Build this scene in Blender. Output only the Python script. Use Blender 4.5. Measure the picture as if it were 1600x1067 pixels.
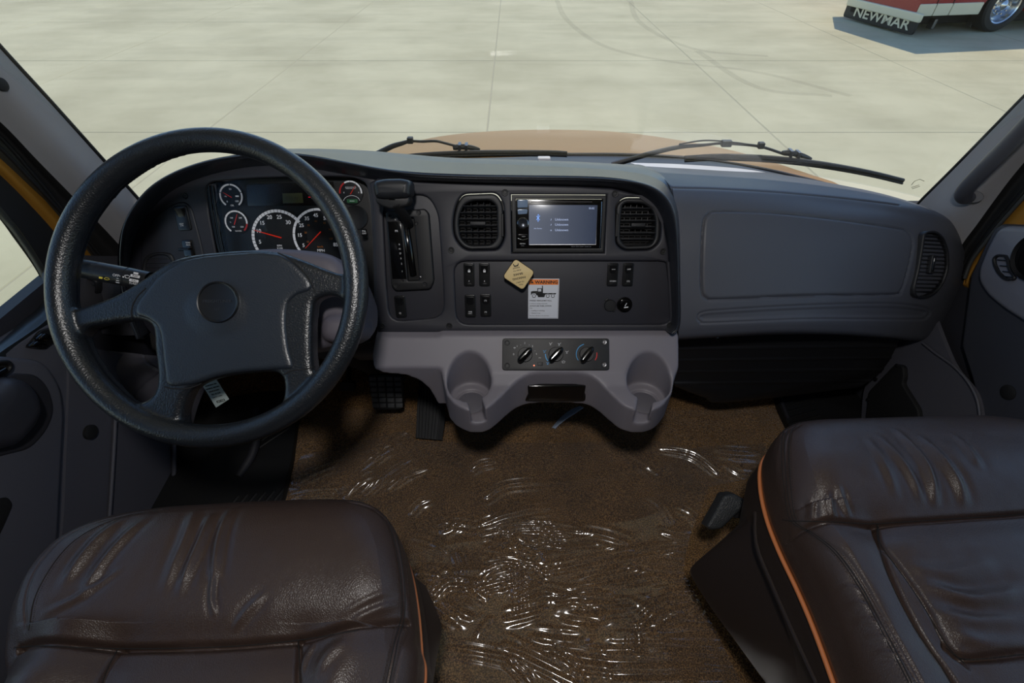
import bpy, bmesh, math, random
import numpy as np
from mathutils import Vector, Matrix
from mathutils.geometry import tessellate_polygon
from mathutils.bvhtree import BVHTree

random.seed(7); np.random.seed(7)
scene = bpy.context.scene
for o in list(bpy.data.objects): bpy.data.objects.remove(o)
COL = scene.collection

# ---------------------------------------------------------------- camera, sky, sun, lights, exposure
F = 755.0; PITCH = math.radians(42.8); CAM = np.array([0.0, 0.0, 1.2])
cam_data = bpy.data.cameras.new('camera'); cam = bpy.data.objects.new('camera', cam_data); COL.objects.link(cam)
cam.location = CAM; cam.rotation_euler = (math.pi/2-PITCH, 0, 0)
cam_data.sensor_width = 36.0; cam_data.lens = F*36.0/1600.0; cam_data.clip_start = 0.02; cam_data.clip_end = 500
scene.camera = cam

world = bpy.data.worlds.new('sky'); scene.world = world; world.use_nodes = True
wn = world.node_tree.nodes; wl = world.node_tree.links; wn.clear()
sky = wn.new('ShaderNodeTexSky'); sky.sky_type = 'NISHITA'; sky.sun_disc = False
sky.sun_elevation = math.radians(62); sky.sun_rotation = math.radians(15); sky.air_density = 1.0; sky.ozone_density = 4.0; sky.dust_density = 0.0
bg = wn.new('ShaderNodeBackground'); bg.inputs['Strength'].default_value = 0.22
wo = wn.new('ShaderNodeOutputWorld'); wl.new(sky.outputs[0], bg.inputs[0]); wl.new(bg.outputs[0], wo.inputs[0])

sun_d = bpy.data.lights.new('sun', 'SUN'); sun_d.energy = 2.95; sun_d.angle = math.radians(0.53); sun_d.color = (1.0, 0.90, 0.74)
sun = bpy.data.objects.new('sun', sun_d); COL.objects.link(sun)
sun.rotation_euler = Vector((0.20, 0.44, 0.89)).to_track_quat('Z', 'Y').to_euler()

# the photographer's flash, held above the camera, and its bounce off the cab ceiling
fl_d = bpy.data.lights.new('flash', 'AREA'); fl_d.shape = 'DISK'; fl_d.size = 0.09; fl_d.energy = 6.6; fl_d.color = (1.0, 0.97, 0.95)
fl = bpy.data.objects.new('flash', fl_d); COL.objects.link(fl); fl.location = (-0.02, -0.02, 1.56)
fl.rotation_euler = (Vector((-0.02, -0.02, 1.56))-Vector((0.02, 0.62, 0.3))).to_track_quat('Z', 'Y').to_euler()

scene.view_settings.view_transform = 'Standard'; scene.view_settings.look = 'None'
scene.view_settings.gamma = 1.0; scene.view_settings.use_curve_mapping = False; scene.view_settings.exposure = 0.0

# ---------------------------------------------------------------- geometry helpers
RT = np.array([1.0, 0, 0]); FW = np.array([0, math.cos(PITCH), -math.sin(PITCH)]); UP = np.array([0, math.sin(PITCH), math.cos(PITCH)])
def ray(px, py): return FW+(px-800.0)/F*RT+(533.5-py)/F*UP
def WY(px, py, Y): d = ray(px, py); return CAM+d*(Y/d[1])
def WZ(px, py, Z): d = ray(px, py); return CAM+d*((Z-CAM[2])/d[2])
def WX(px, py, X): d = ray(px, py); return CAM+d*(X/d[0])
def WD(px, py, D): return CAM+ray(px, py)*D
def proj(P):
    P = np.asarray(P, float); d = P-CAM; z = d@FW
    return 800+F*(d@RT)/z, 533.5-F*(d@UP)/z

class Plane:
    def __init__(s, o, x, y):
        s.o = np.array(o, float); s.x = np.array(x, float)/np.linalg.norm(x); y = np.array(y, float)
        s.n = np.cross(s.x, y); s.n /= np.linalg.norm(s.n); s.y = np.cross(s.n, s.x)
    def loc(s, px, py, h=0.0):
        d = ray(px, py); t = ((s.o+h*s.n-CAM)@s.n)/(d@s.n); P = CAM+d*t-s.o
        return (P@s.x, P@s.y)
    def L(s, pts, h=0.0): return [s.loc(p[0], p[1], h) for p in pts]
    def W(s, a, b, h=0.0): return s.o+a*s.x+b*s.y+h*s.n
    def off(s, h): return Plane(s.o+h*s.n, s.x, s.y)
    def mat(s, a=0, b=0, h=0, rot=0):
        c, q = math.cos(rot), math.sin(rot); X = c*s.x+q*s.y; Y = -q*s.x+c*s.y; o = s.W(a, b, h)
        return Matrix(((X[0], Y[0], s.n[0], o[0]), (X[1], Y[1], s.n[1], o[1]), (X[2], Y[2], s.n[2], o[2]), (0, 0, 0, 1)))

def catmull(P, n, closed=False):
    P = np.array(P, float); m = len(P)
    if m == 2 and not closed: t = np.linspace(0, 1, n)[:, None]; return P[0]*(1-t)+P[1]*t
    if closed: t = np.arange(n)/n*m
    else: t = np.linspace(0, m-1, n)
    i = np.minimum(np.floor(t).astype(int), m-1 if closed else m-2); f = (t-i)[:, None]
    g = (lambda k: P[k % m]) if closed else (lambda k: P[np.clip(k, 0, m-1)])
    p0, p1, p2, p3 = g(i-1), g(i), g(i+1), g(i+2)
    if not closed:
        p0 = np.where((i == 0)[:, None], 2*p1-p2, p0); p3 = np.where((i == m-2)[:, None], 2*p2-p1, p3)
    return 0.5*((2*p1)+(-p0+p2)*f+(2*p0-5*p1+4*p2-p3)*f**2+(-p0+3*p1-3*p2+p3)*f**3)

def RR(x0, y0, x1, y1, r, n=5):
    out = []
    for cx, cy, a0 in ((x1-r, y0+r, -90), (x1-r, y1-r, 0), (x0+r, y1-r, 90), (x0+r, y0+r, 180)):
        for k in range(n+1):
            a = math.radians(a0+90*k/n); out.append((cx+r*math.cos(a), cy+r*math.sin(a)))
    return out
def CIRC(cx, cy, rx, ry=None, n=40):
    ry = rx if ry is None else ry
    return [(cx+rx*math.cos(2*math.pi*k/n), cy+ry*math.sin(2*math.pi*k/n)) for k in range(n)]
def ROUND(pts, r, n=4):
    """round the corners of a polygon"""
    out = []; m = len(pts); pts = [np.array(p, float) for p in pts]
    for i in range(m):
        a, b, c = pts[i-1], pts[i], pts[(i+1) % m]
        u = a-b; v = c-b; lu = np.linalg.norm(u); lv = np.linalg.norm(v); k = min(r, lu*0.45, lv*0.45)
        p, q = b+u/lu*k, b+v/lv*k
        for j in range(n+1):
            t = j/n; out.append(tuple((1-t)**2*p+2*t*(1-t)*b+t*t*q))
    return out

WM = {}
def reg(o, M, parent=None):
    WM[o.name] = M.copy(); o.matrix_basis = M
    if parent is not None:
        o.parent = parent; o.matrix_parent_inverse = WM[parent.name].inverted()
    return o
def tag(o, label=None, cat=None, group=None, kind=None):
    if label: o['label'] = label
    if cat: o['category'] = cat
    if group: o['group'] = group
    if kind: o['kind'] = kind
    return o
def thing(name, loc, label, cat, group=None):
    o = bpy.data.objects.new(name, None); COL.objects.link(o); o.empty_display_size = 0.02
    reg(o, Matrix.Translation(Vector(loc))); return tag(o, label, cat, group)
def mesh(name, V, Fc, mat, parent=None, smooth=True, M=None, sharp=40, recal=False):
    """V local to M when M is given, else world; the origin is moved to the base of the shape"""
    V = np.asarray(V, float)
    if M is None:
        c = (V.min(0)+V.max(0))/2; c[2] = V[:, 2].min(); V = V-c; M = Matrix.Translation(Vector(c))
    me = bpy.data.meshes.new(name); me.from_pydata([tuple(v) for v in V], [], [tuple(int(i) for i in f) for f in Fc]); me.update()
    if recal:
        bm = bmesh.new(); bm.from_mesh(me); bmesh.ops.recalc_face_normals(bm, faces=bm.faces); bm.to_mesh(me); bm.free()
    if smooth:
        me.shade_smooth()
        if sharp: me.set_sharp_from_angle(angle=math.radians(sharp))
    me.materials.append(mat)
    o = bpy.data.objects.new(name, me); COL.objects.link(o); reg(o, M, parent); return o

def grid_faces(n, m, cu=False, cv=False):
    f = []
    for i in range(n if cu else n-1):
        for j in range(m if cv else m-1):
            a = i*m+j; b = ((i+1) % n)*m+j; c = ((i+1) % n)*m+(j+1) % m; d = i*m+(j+1) % m; f.append((a, b, c, d))
    return f
def np_normals(G):
    du = np.gradient(G, axis=0); dv = np.gradient(G, axis=1); n = np.cross(du, dv); n /= np.linalg.norm(n, axis=2, keepdims=True)+1e-12
    s = np.sign(((CAM-G)*n).sum(2).mean()); return n*s
def rows_grid(rows, nu, nv, conv=WY):
    R = [catmull([conv(*p) for p in r], nu) for r in rows]; R = np.array(R)
    flat = R.reshape(len(rows), -1); return catmull(flat, nv).reshape(nv, nu, 3)
def pdist(X, Y, poly, closed=False):
    P = np.array(poly, float); Q = np.roll(P, -1, 0) if closed else P[1:]; P = P if closed else P[:-1]
    d = np.full(X.shape, 1e9)
    for a, b in zip(P, Q):
        ab = b-a; L = ab@ab+1e-12; t = np.clip(((X-a[0])*ab[0]+(Y-a[1])*ab[1])/L, 0, 1)
        d = np.minimum(d, np.hypot(X-a[0]-t*ab[0], Y-a[1]-t*ab[1]))
    return d
def inside(X, Y, poly):
    P = np.array(poly, float); r = np.zeros(X.shape, bool); m = len(P)
    for i in range(m):
        x0, y0 = P[i]; x1, y1 = P[(i+1) % m]
        if y0 == y1: continue
        c = ((y0 > Y) != (y1 > Y)) & (X < (x1-x0)*(Y-y0)/(y1-y0)+x0); r ^= c
    return r
def surf(name, G, mat, parent, thick=0.006, sharp=None):
    """grid surface given as nv x nu x 3 points, closed behind with real thickness"""
    nrm = np_normals(G); B = G-nrm*thick; n, m = G.shape[:2]; N = n*m
    V = np.concatenate([G.reshape(-1, 3), B.reshape(-1, 3)]); f = grid_faces(n, m); ff = list(f)
    ff += [tuple(N+i for i in reversed(q)) for q in f]
    for j in range(m-1):
        ff.append((j, j+1, N+j+1, N+j)); a = (n-1)*m+j; ff.append((a+1, a, N+a, N+a+1))
    for i in range(n-1):
        a = i*m; b = a+m; ff.append((b, a, N+a, N+b)); a = i*m+m-1; b = a+m; ff.append((a, b, N+b, N+a))
    return mesh(name, V, ff, mat, parent, sharp=sharp or 60, recal=True)

def inset_loop(P, d):
    P = np.array(P); a = np.roll(P, 1, 0); b = np.roll(P, -1, 0)
    e1 = P-a; e2 = b-P; e1 /= np.linalg.norm(e1, axis=1, keepdims=True)+1e-12; e2 /= np.linalg.norm(e2, axis=1, keepdims=True)+1e-12
    n1 = np.stack([-e1[:, 1], e1[:, 0]], 1); n2 = np.stack([-e2[:, 1], e2[:, 0]], 1); n = n1+n2; L = np.linalg.norm(n, axis=1, keepdims=True); n /= L+1e-12
    k = 1/np.clip((n*n1).sum(1, keepdims=True), 0.5, 1); return P+n*k*d
def area2(P): P = np.array(P); x, y = P[:, 0], P[:, 1]; return (x*np.roll(y, -1)-y*np.roll(x, -1)).sum()
def clean(P, ccw):
    out = []
    for p in P:
        if not out or math.hypot(p[0]-out[-1][0], p[1]-out[-1][1]) > 1e-6: out.append((float(p[0]), float(p[1])))
    if math.hypot(out[0][0]-out[-1][0], out[0][1]-out[-1][1]) < 1e-6: out.pop()
    if (area2(out) > 0) != ccw: out.reverse()
    return out
def plate_mesh(outer, holes, h0, h1, bevel, steps=3, crown=0.0):
    loops = [clean(outer, True)]+[clean(h, False) for h in holes]; V = []; Fc = []; tops = []
    for P in loops:
        n = len(P); rings = []
        for z, q in [(h0, P)]+[(h1-bevel*(1-math.sin(a)), inset_loop(P, bevel*(1-math.cos(a)))) for a in (math.pi/2*k/steps for k in range(steps+1))]:
            rings.append(len(V)); V += [(p[0], p[1], z) for p in q]
        for r in range(len(rings)-1):
            A, B = rings[r], rings[r+1]
            for i in range(n): j = (i+1) % n; Fc.append((A+i, A+j, B+j, B+i))
        tops.append((rings[-1], n, rings[0]))
    for which, flip in ((0, False), (2, True)):
        idx = []; pl = []
        for t in tops:
            s = t[0] if which == 0 else t[2]; idx += list(range(s, s+t[1])); pl.append([Vector((V[k][0], V[k][1], 0)) for k in range(s, s+t[1])])
        for tri in tessellate_polygon(pl):
            a, b, c = [idx[k] for k in tri]; ar = (V[b][0]-V[a][0])*(V[c][1]-V[a][1])-(V[b][1]-V[a][1])*(V[c][0]-V[a][0])
            if abs(ar) < 1e-14: continue
            if (ar < 0) != flip: b, c = c, b
            Fc.append((a, b, c))
    return V, Fc
def plate(name, pl, outer_px, holes_px, h0, h1, bevel, mat, parent=None, sharp=35, steps=3, local=False):
    o = outer_px if local else pl.L(outer_px, h1); hs = [h if local else pl.L(h, h1) for h in holes_px]
    V, Fc = plate_mesh(o, hs, h0, h1, bevel, steps); c = np.array([(p[0], p[1]) for p in V]); a, b = (c.min(0)+c.max(0))/2
    V = [(v[0]-a, v[1]-b, v[2]-h0) for v in V]
    return mesh(name, V, Fc, mat, parent, M=pl.mat(a, b, h0), sharp=sharp)
def lbox(name, pl, cx, cy, w, hgt, h0, h1, bevel, mat, parent=None, rot=0, r=None):
    """rounded block in plane coordinates"""
    r = min(w, hgt)*0.2 if r is None else r
    V, Fc = plate_mesh(RR(-w/2, -hgt/2, w/2, hgt/2, max(r, 1e-4), 4), [], 0, h1-h0, bevel)
    return mesh(name, V, Fc, mat, parent, M=pl.mat(cx, cy, h0, rot), sharp=35)
def frames(P, closed=False):
    P = np.array(P, float); T = np.gradient(P, axis=0) if not closed else np.roll(P, -1, 0)-np.roll(P, 1, 0)
    T /= np.linalg.norm(T, axis=1, keepdims=True)+1e-12
    n = np.cross(T[0], [0.1, 0.2, 1.0]); n /= np.linalg.norm(n); N = [n]
    for i in range(1, len(P)):
        v = N[-1]-T[i]*(N[-1]@T[i]); v /= np.linalg.norm(v)+1e-12; N.append(v)
    N = np.array(N); return P, N, np.cross(T, N)
def tube_geo(P, r, seg=10, closed=False, cap=True, flat=1.0):
    P, N, B = frames(P, closed); n = len(P); r = np.broadcast_to(np.array(r, float), (n,)); V = []
    for k in range(seg):
        a = 2*math.pi*k/seg; V.append(P+(N*math.cos(a)+B*math.sin(a)*flat)*r[:, None])
    V = np.stack(V, 1).reshape(-1, 3); f = grid_faces(n, seg, closed, True)
    if cap and not closed: f += [tuple(range(seg-1, -1, -1)), tuple((n-1)*seg+k for k in range(seg))]
    return V, f
def tube(name, P, r, mat, parent=None, seg=10, closed=False, flat=1.0, sharp=50):
    V, f = tube_geo(P, r, seg, closed, True, flat); return mesh(name, V, f, mat, parent, sharp=sharp)
def lathe(name, prof, M, mat, parent=None, seg=40, sharp=35):
    """prof = [(radius, height)...] about the local z of M"""
    V = []; n = len(prof)
    for r, z in prof:
        for k in range(seg): a = 2*math.pi*k/seg; V.append((r*math.cos(a), r*math.sin(a), z))
    f = [(i*seg+k, i*seg+(k+1) % seg, (i+1)*seg+(k+1) % seg, (i+1)*seg+k) for i in range(n-1) for k in range(seg)]
    f += [tuple(range(seg-1, -1, -1)), tuple((n-1)*seg+k for k in range(seg))]
    return mesh(name, V, f, mat, parent, M=M, sharp=sharp)
def box_geo(c, s, R=None):
    c = np.array(c, float); V = np.array([[x, y, z] for x in (-.5, .5) for y in (-.5, .5) for z in (-.5, .5)])*np.array(s)
    if R is not None: V = V@np.array(R).T
    return V+c, [(0, 1, 3, 2), (4, 6, 7, 5), (0, 4, 5, 1), (2, 3, 7, 6), (0, 2, 6, 4), (1, 5, 7, 3)]
def box(name, lo, hi, mat, parent=None, bevel=0.0, seg=3, kind=None):
    lo = np.array(lo, float); hi = np.array(hi, float); V, f = box_geo((lo+hi)/2, hi-lo)
    if bevel <= 0:
        o = mesh(name, V, f, mat, parent, smooth=False)
    else:
        bm = bmesh.new(); vs = [bm.verts.new(v) for v in V]; [bm.faces.new([vs[i] for i in q]) for q in f]
        bmesh.ops.bevel(bm, geom=list(bm.edges), offset=bevel, segments=seg, profile=0.6, affect='EDGES'); bm.verts.ensure_lookup_table()
        bmesh.ops.recalc_face_normals(bm, faces=bm.faces)
        V = [tuple(v.co) for v in bm.verts]; f = [[v.index for v in q.verts] for q in bm.faces]; bm.free(); o = mesh(name, V, f, mat, parent, sharp=35)
    if kind: o['kind'] = kind
    return o
def bake(name, parts, mat, parent=None, voxel=0.0025, smooth=8, cuts=(), M=None, factor=0.5):
    """weld overlapping closed shapes into one moulded body: union, cut, even mesh, softened edges"""
    V = []; Fc = []
    for v, f in parts:
        n = len(V); V += [tuple(p) for p in v]; Fc += [tuple(n+i for i in q) for q in f]
    me = bpy.data.meshes.new('raw'); me.from_pydata(V, [], Fc); me.update(); o = bpy.data.objects.new('raw', me); COL.objects.link(o)
    tmp = [o]
    m = o.modifiers.new('r', 'REMESH'); m.mode = 'VOXEL'; m.voxel_size = voxel
    for v, f in cuts:
        ce = bpy.data.meshes.new('cut'); ce.from_pydata([tuple(p) for p in v], [], f); bm = bmesh.new(); bm.from_mesh(ce); bmesh.ops.recalc_face_normals(bm, faces=bm.faces); bm.to_mesh(ce); bm.free()
        co = bpy.data.objects.new('cut', ce); COL.objects.link(co); tmp.append(co)
        b = o.modifiers.new('b', 'BOOLEAN'); b.operation = 'DIFFERENCE'; b.solver = 'EXACT'; b.object = co
    if cuts: m = o.modifiers.new('r2', 'REMESH'); m.mode = 'VOXEL'; m.voxel_size = voxel
    s = o.modifiers.new('s', 'SMOOTH'); s.factor = factor; s.iterations = smooth
    bpy.context.view_layer.update(); dg = bpy.context.evaluated_depsgraph_get(); e = o.evaluated_get(dg).to_mesh()
    n = len(e.vertices); co = np.empty(n*3); e.vertices.foreach_get('co', co); V = co.reshape(-1, 3); Fc = [tuple(p.vertices) for p in e.polygons]
    o.evaluated_get(dg).to_mesh_clear()
    for t in tmp: bpy.data.objects.remove(t)
    r = mesh(name, V, Fc, mat, parent, sharp=None, M=M); return r
def bvh(o):
    M = WM[o.name]; me = o.data; return BVHTree.FromPolygons([M @ v.co for v in me.vertices], [tuple(p.vertices) for p in me.polygons])
def drape(tree, pts, n=60, lift=0.0, closed=False):
    out = []
    for p in catmull(pts, n, closed):
        d = ray(p[0], p[1]); d = d/np.linalg.norm(d); h = tree.ray_cast(Vector(CAM), Vector(d))
        if h[0] is not None: out.append(np.array(h[0])-d*lift)
    return out
def stitch(name, tree, pts, mat, parent, r=0.0009, n=80, lift=0.0002, closed=False):
    P = drape(tree, pts, n, lift, closed)
    if len(P) > 3: return tube(name, P, r, mat, parent, seg=6, closed=closed and len(P) == n)
TEXTS = []
def text(name, body, pl, px, py, size, mat, parent, h=0.0, rot=0.0, align='CENTER', ext=0.00015, sx=1.0, local=False, bold=0.0):
    """flat lettering; size = height in metres"""
    c = bpy.data.curves.new(name, 'FONT'); c.body = body; c.size = size; c.align_x = align; c.align_y = 'CENTER'; c.extrude = ext; c.resolution_u = 3; c.offset = bold*size
    o = bpy.data.objects.new(name, c); COL.objects.link(o); a, b = (px, py) if local else pl.loc(px, py, h)
    M = pl.mat(a, b, h, rot); 
    if sx != 1.0: M = M @ Matrix.Diagonal((sx, 1, 1, 1))
    reg(o, M, parent); c.materials.append(mat); TEXTS.append(o); return o
def finish_texts():
    bpy.context.view_layer.update(); dg = bpy.context.evaluated_depsgraph_get(); made = []
    for o in TEXTS: made.append(bpy.data.meshes.new_from_object(o.evaluated_get(dg)))
    for o, me in zip(TEXTS, made):
        nm = o.name; par = o.parent; M = WM[nm]; kids = dict(o.items()); bpy.data.objects.remove(o)
        n = bpy.data.objects.new(nm, me); COL.objects.link(n); n.parent = par
        n.matrix_parent_inverse = WM[par.name].inverted(); n.matrix_basis = M
        for k, v in kids.items(): n[k] = v

# ---------------------------------------------------------------- materials
def srgb(r, g, b):
    f = lambda c: (c/255/12.92) if c/255 <= 0.04045 else ((c/255+0.055)/1.055)**2.4
    return (f(r), f(g), f(b), 1)
def new_mat(name):
    m = bpy.data.materials.new(name); m.use_nodes = True; return m, m.node_tree.nodes, m.node_tree.links, m.node_tree.nodes['Principled BSDF']
def M_(name, col, rough=0.5, metal=0.0, spec=0.5, bump=None, coat=0.0, emit=None, var=0.0, detail=2.0):
    m, n, l, p = new_mat(name); p.inputs['Base Color'].default_value = col; p.inputs['Roughness'].default_value = rough
    p.inputs['Metallic'].default_value = metal; p.inputs['Specular IOR Level'].default_value = spec
    if coat: p.inputs['Coat Weight'].default_value = coat; p.inputs['Coat Roughness'].default_value = 0.05
    if emit: p.inputs['Emission Color'].default_value = emit[0]; p.inputs['Emission Strength'].default_value = emit[1]
    tc = n.new('ShaderNodeTexCoord')
    if bump:
        kind, scale, strength, dist = bump
        if kind == 'noise':
            t = n.new('ShaderNodeTexNoise'); t.inputs['Scale'].default_value = scale; t.inputs['Detail'].default_value = detail; out = t.outputs['Fac']
        else:
            t = n.new('ShaderNodeTexVoronoi'); t.feature = 'DISTANCE_TO_EDGE'; t.inputs['Scale'].default_value = scale
            mr = n.new('ShaderNodeMapRange'); mr.inputs['From Max'].default_value = 0.25; l.new(t.outputs['Distance'], mr.inputs['Value']); out = mr.outputs[0]
            w = n.new('ShaderNodeTexNoise'); w.inputs['Scale'].default_value = scale*0.5; mx = n.new('ShaderNodeVectorMath'); mx.operation = 'MULTIPLY_ADD'
            mx.inputs[1].default_value = (1.2/scale,)*3; l.new(tc.outputs['Object'], w.inputs['Vector']); l.new(w.outputs['Color'], mx.inputs[0]); l.new(tc.outputs['Object'], mx.inputs[2]); l.new(mx.outputs[0], t.inputs['Vector'])
        if kind == 'noise': l.new(tc.outputs['Object'], t.inputs['Vector'])
        b = n.new('ShaderNodeBump'); b.inputs['Strength'].default_value = strength; b.inputs['Distance'].default_value = dist
        l.new(out, b.inputs['Height']); l.new(b.outputs[0], p.inputs['Normal'])
    if var:
        t = n.new('ShaderNodeTexNoise'); t.inputs['Scale'].default_value = 9; t.inputs['Detail'].default_value = 4; l.new(tc.outputs['Object'], t.inputs['Vector'])
        r = n.new('ShaderNodeMixRGB'); r.blend_type = 'MULTIPLY'; r.inputs['Fac'].default_value = 1.0; r.inputs[1].default_value = col
        k = n.new('ShaderNodeMapRange'); k.inputs['To Min'].default_value = 1-var; k.inputs['To Max'].default_value = 1+var
        l.new(t.outputs['Fac'], k.inputs['Value']); l.new(k.outputs[0], r.inputs[2]); l.new(r.outputs[0], p.inputs['Base Color'])
    return m
def thin_glass(name, tint=(1, 1, 1, 1), ior=1.5, rough=0.0, gain=1.0, bump=None, haze=0.0, hazecol=(1, 1, 1, 1)):
    m, n, l, p = new_mat(name); n.remove(p); out = n['Material Output']
    tr = n.new('ShaderNodeBsdfTransparent'); tr.inputs[0].default_value = tint; gl = n.new('ShaderNodeBsdfGlossy'); gl.inputs['Roughness'].default_value = rough; gl.inputs[0].default_value = (1, 1, 1, 1)
    fr = n.new('ShaderNodeFresnel'); gm = n.new('ShaderNodeNewGeometry'); io = n.new('ShaderNodeMapRange'); io.inputs['To Min'].default_value = ior; io.inputs['To Max'].default_value = 1/ior
    l.new(gm.outputs['Backfacing'], io.inputs['Value']); l.new(io.outputs[0], fr.inputs[0]); mu = n.new('ShaderNodeMath'); mu.operation = 'MULTIPLY'; mu.inputs[1].default_value = gain; mu.use_clamp = True
    mx = n.new('ShaderNodeMixShader'); l.new(fr.outputs[0], mu.inputs[0]); l.new(mu.outputs[0], mx.inputs[0]); l.new(tr.outputs[0], mx.inputs[1]); l.new(gl.outputs[0], mx.inputs[2])
    last = mx
    if haze:
        df = n.new('ShaderNodeBsdfDiffuse'); df.inputs[0].default_value = hazecol; m2 = n.new('ShaderNodeMixShader'); m2.inputs[0].default_value = haze
        l.new(mx.outputs[0], m2.inputs[1]); l.new(df.outputs[0], m2.inputs[2]); last = m2
    if bump:
        tc = n.new('ShaderNodeTexCoord'); t = n.new('ShaderNodeTexNoise'); t.inputs['Scale'].default_value = bump[0]; t.inputs['Detail'].default_value = 3
        b = n.new('ShaderNodeBump'); b.inputs['Strength'].default_value = bump[1]; b.inputs['Distance'].default_value = bump[2]
        l.new(tc.outputs['Object'], t.inputs['Vector']); l.new(t.outputs['Fac'], b.inputs['Height']); l.new(b.outputs[0], gl.inputs['Normal']); l.new(b.outputs[0], fr.inputs['Normal'])
    l.new(last.outputs[0], out.inputs[0]); return m

charcoal = M_('charcoal_plastic', srgb(40, 40, 47), 0.5, bump=('noise', 1500, 0.12, 0.0004))
charcoal2 = M_('charcoal_plastic_soft', srgb(38, 39, 45), 0.5, bump=('noise', 1500, 0.12, 0.0004))
grey = M_('grey_plastic', srgb(116, 112, 119), 0.5, bump=('noise', 1600, 0.12, 0.0004))
grey_pass = M_('grey_dash_plastic', srgb(78, 80, 88), 0.5, bump=('noise', 1600, 0.15, 0.0004))
grey_door = M_('grey_door_plastic', srgb(82, 83, 92), 0.5, bump=('noise', 1500, 0.15, 0.0004))
pillar_m = M_('pillar_plastic', srgb(140, 139, 142), 0.6, bump=('noise', 1500, 0.15, 0.0004))
black = M_('black_plastic', srgb(21, 21, 23), 0.52, bump=('noise', 1200, 0.08, 0.0003))
black_soft = M_('black_matte', srgb(14, 14, 15), 0.75)
gloss = M_('gloss_black', srgb(12, 12, 13), 0.12, spec=0.6)
rubber = M_('black_rubber', srgb(18, 18, 19), 0.6, bump=('noise', 600, 0.1, 0.0004))
wheel_m = M_('wheel_grained_vinyl', srgb(22, 26, 31), 0.33, spec=0.7, bump=('noise', 420, 0.5, 0.0012), detail=1.5)
hub_m = M_('hub_vinyl', srgb(29, 35, 43), 0.38, spec=0.7, bump=('noise', 480, 0.4, 0.001), detail=1.5)
leather = M_('brown_leather', srgb(56, 43, 37), 0.38, spec=0.5, bump=('voronoi', 430, 0.3, 0.0005), var=0.12)
leather_dk = M_('dark_brown_vinyl', srgb(38, 29, 25), 0.5, bump=('noise', 900, 0.1, 0.0004))
thread = M_('brown_thread', srgb(40, 30, 27), 0.7)
seam_m = M_('seam_shadow_gap', srgb(16, 13, 12), 0.9)
piping_m = M_('tan_piping', srgb(186, 110, 62), 0.45, bump=('noise', 500, 0.1, 0.0004))
chrome = M_('chrome', srgb(200, 202, 205), 0.15, metal=1.0)
steel = M_('dull_steel', srgb(120, 120, 122), 0.35, metal=1.0)
lit_ink = M_('backlit_white', srgb(220, 220, 222), 0.6, emit=(srgb(225, 228, 235), 0.22)); white_ink = M_('white_ink', srgb(215, 215, 218), 0.6)
grey_ink = M_('grey_ink', srgb(120, 122, 128), 0.6)
red_ink = M_('red_ink', srgb(210, 40, 35), 0.5)
orange_ink = M_('orange_ink', srgb(205, 120, 40), 0.6)
black_ink = M_('black_ink', srgb(20, 20, 22), 0.6)
blue_ink = M_('blue_ink', srgb(90, 170, 230), 0.6)
needle_m = M_('needle_red', srgb(235, 55, 35), 0.4, emit=(srgb(235, 50, 30), 0.25))
gauge_face = M_('gauge_face', srgb(16, 20, 24), 0.6)
gold = M_('gold_body_paint', srgb(150, 106, 40), 0.4, metal=0.1, spec=0.3)
# ================================================================ THE SETTING
# concrete yard: slabs with recessed joints
def concrete_mat():
    m, n, l, p = new_mat('sunlit_concrete'); p.inputs['Roughness'].default_value = 0.85; p.inputs['Specular IOR Level'].default_value = 0.2
    tc = n.new('ShaderNodeNewGeometry')
    a = n.new('ShaderNodeTexNoise'); a.inputs['Scale'].default_value = 0.55; a.inputs['Detail'].default_value = 8; a.inputs['Roughness'].default_value = 0.62
    st = n.new('ShaderNodeMapping'); st.inputs['Scale'].default_value = (0.35, 1.6, 1); l.new(tc.outputs['Position'], st.inputs[0])
    b = n.new('ShaderNodeTexNoise'); b.inputs['Scale'].default_value = 0.9; b.inputs['Detail'].default_value = 9; b.inputs['Distortion'].default_value = 0.6
    l.new(tc.outputs['Position'], a.inputs['Vector']); l.new(st.outputs[0], b.inputs['Vector'])
    r = n.new('ShaderNodeValToRGB'); r.color_ramp.elements[0].position = 0.34; r.color_ramp.elements[0].color = srgb(190, 181, 149); r.color_ramp.elements[1].position = 0.62; r.color_ramp.elements[1].color = srgb(208, 199, 166)
    l.new(a.outputs['Fac'], r.inputs[0]); r2 = n.new('ShaderNodeValToRGB'); r2.color_ramp.elements[0].position = 0.3; r2.color_ramp.elements[0].color = (0.90, 0.90, 0.90, 1); r2.color_ramp.elements[1].position = 0.55; r2.color_ramp.elements[1].color = (1, 1, 1, 1)
    l.new(b.outputs['Fac'], r2.inputs[0]); mx = n.new('ShaderNodeMixRGB'); mx.blend_type = 'MULTIPLY'; mx.inputs[0].default_value = 1
    l.new(r.outputs[0], mx.inputs[1]); l.new(r2.outputs[0], mx.inputs[2]); l.new(mx.outputs[0], p.inputs['Base Color'])
    g = n.new('ShaderNodeTexNoise'); g.inputs['Scale'].default_value = 60; bp = n.new('ShaderNodeBump'); bp.inputs['Strength'].default_value = 0.2; bp.inputs['Distance'].default_value = 0.01
    l.new(tc.outputs['Position'], g.inputs['Vector']); l.new(g.outputs['Fac'], bp.inputs['Height']); l.new(bp.outputs[0], p.inputs['Normal']); return m
conc = concrete_mat(); joint_m = M_('concrete_joint', srgb(178, 170, 144), 0.9)
GZ = -1.1
ground = box('ground', (-60, -25, GZ-0.5), (60, 90, GZ-0.005), joint_m, kind='structure')
S = 3.72; me0 = None; gap = 0.010
V, Fc = plate_mesh(RR(-S/2+gap, -S/2+gap, S/2-gap, S/2-gap, 0.02, 2), [], 0, 0.0201, 0.005, 1)
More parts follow.
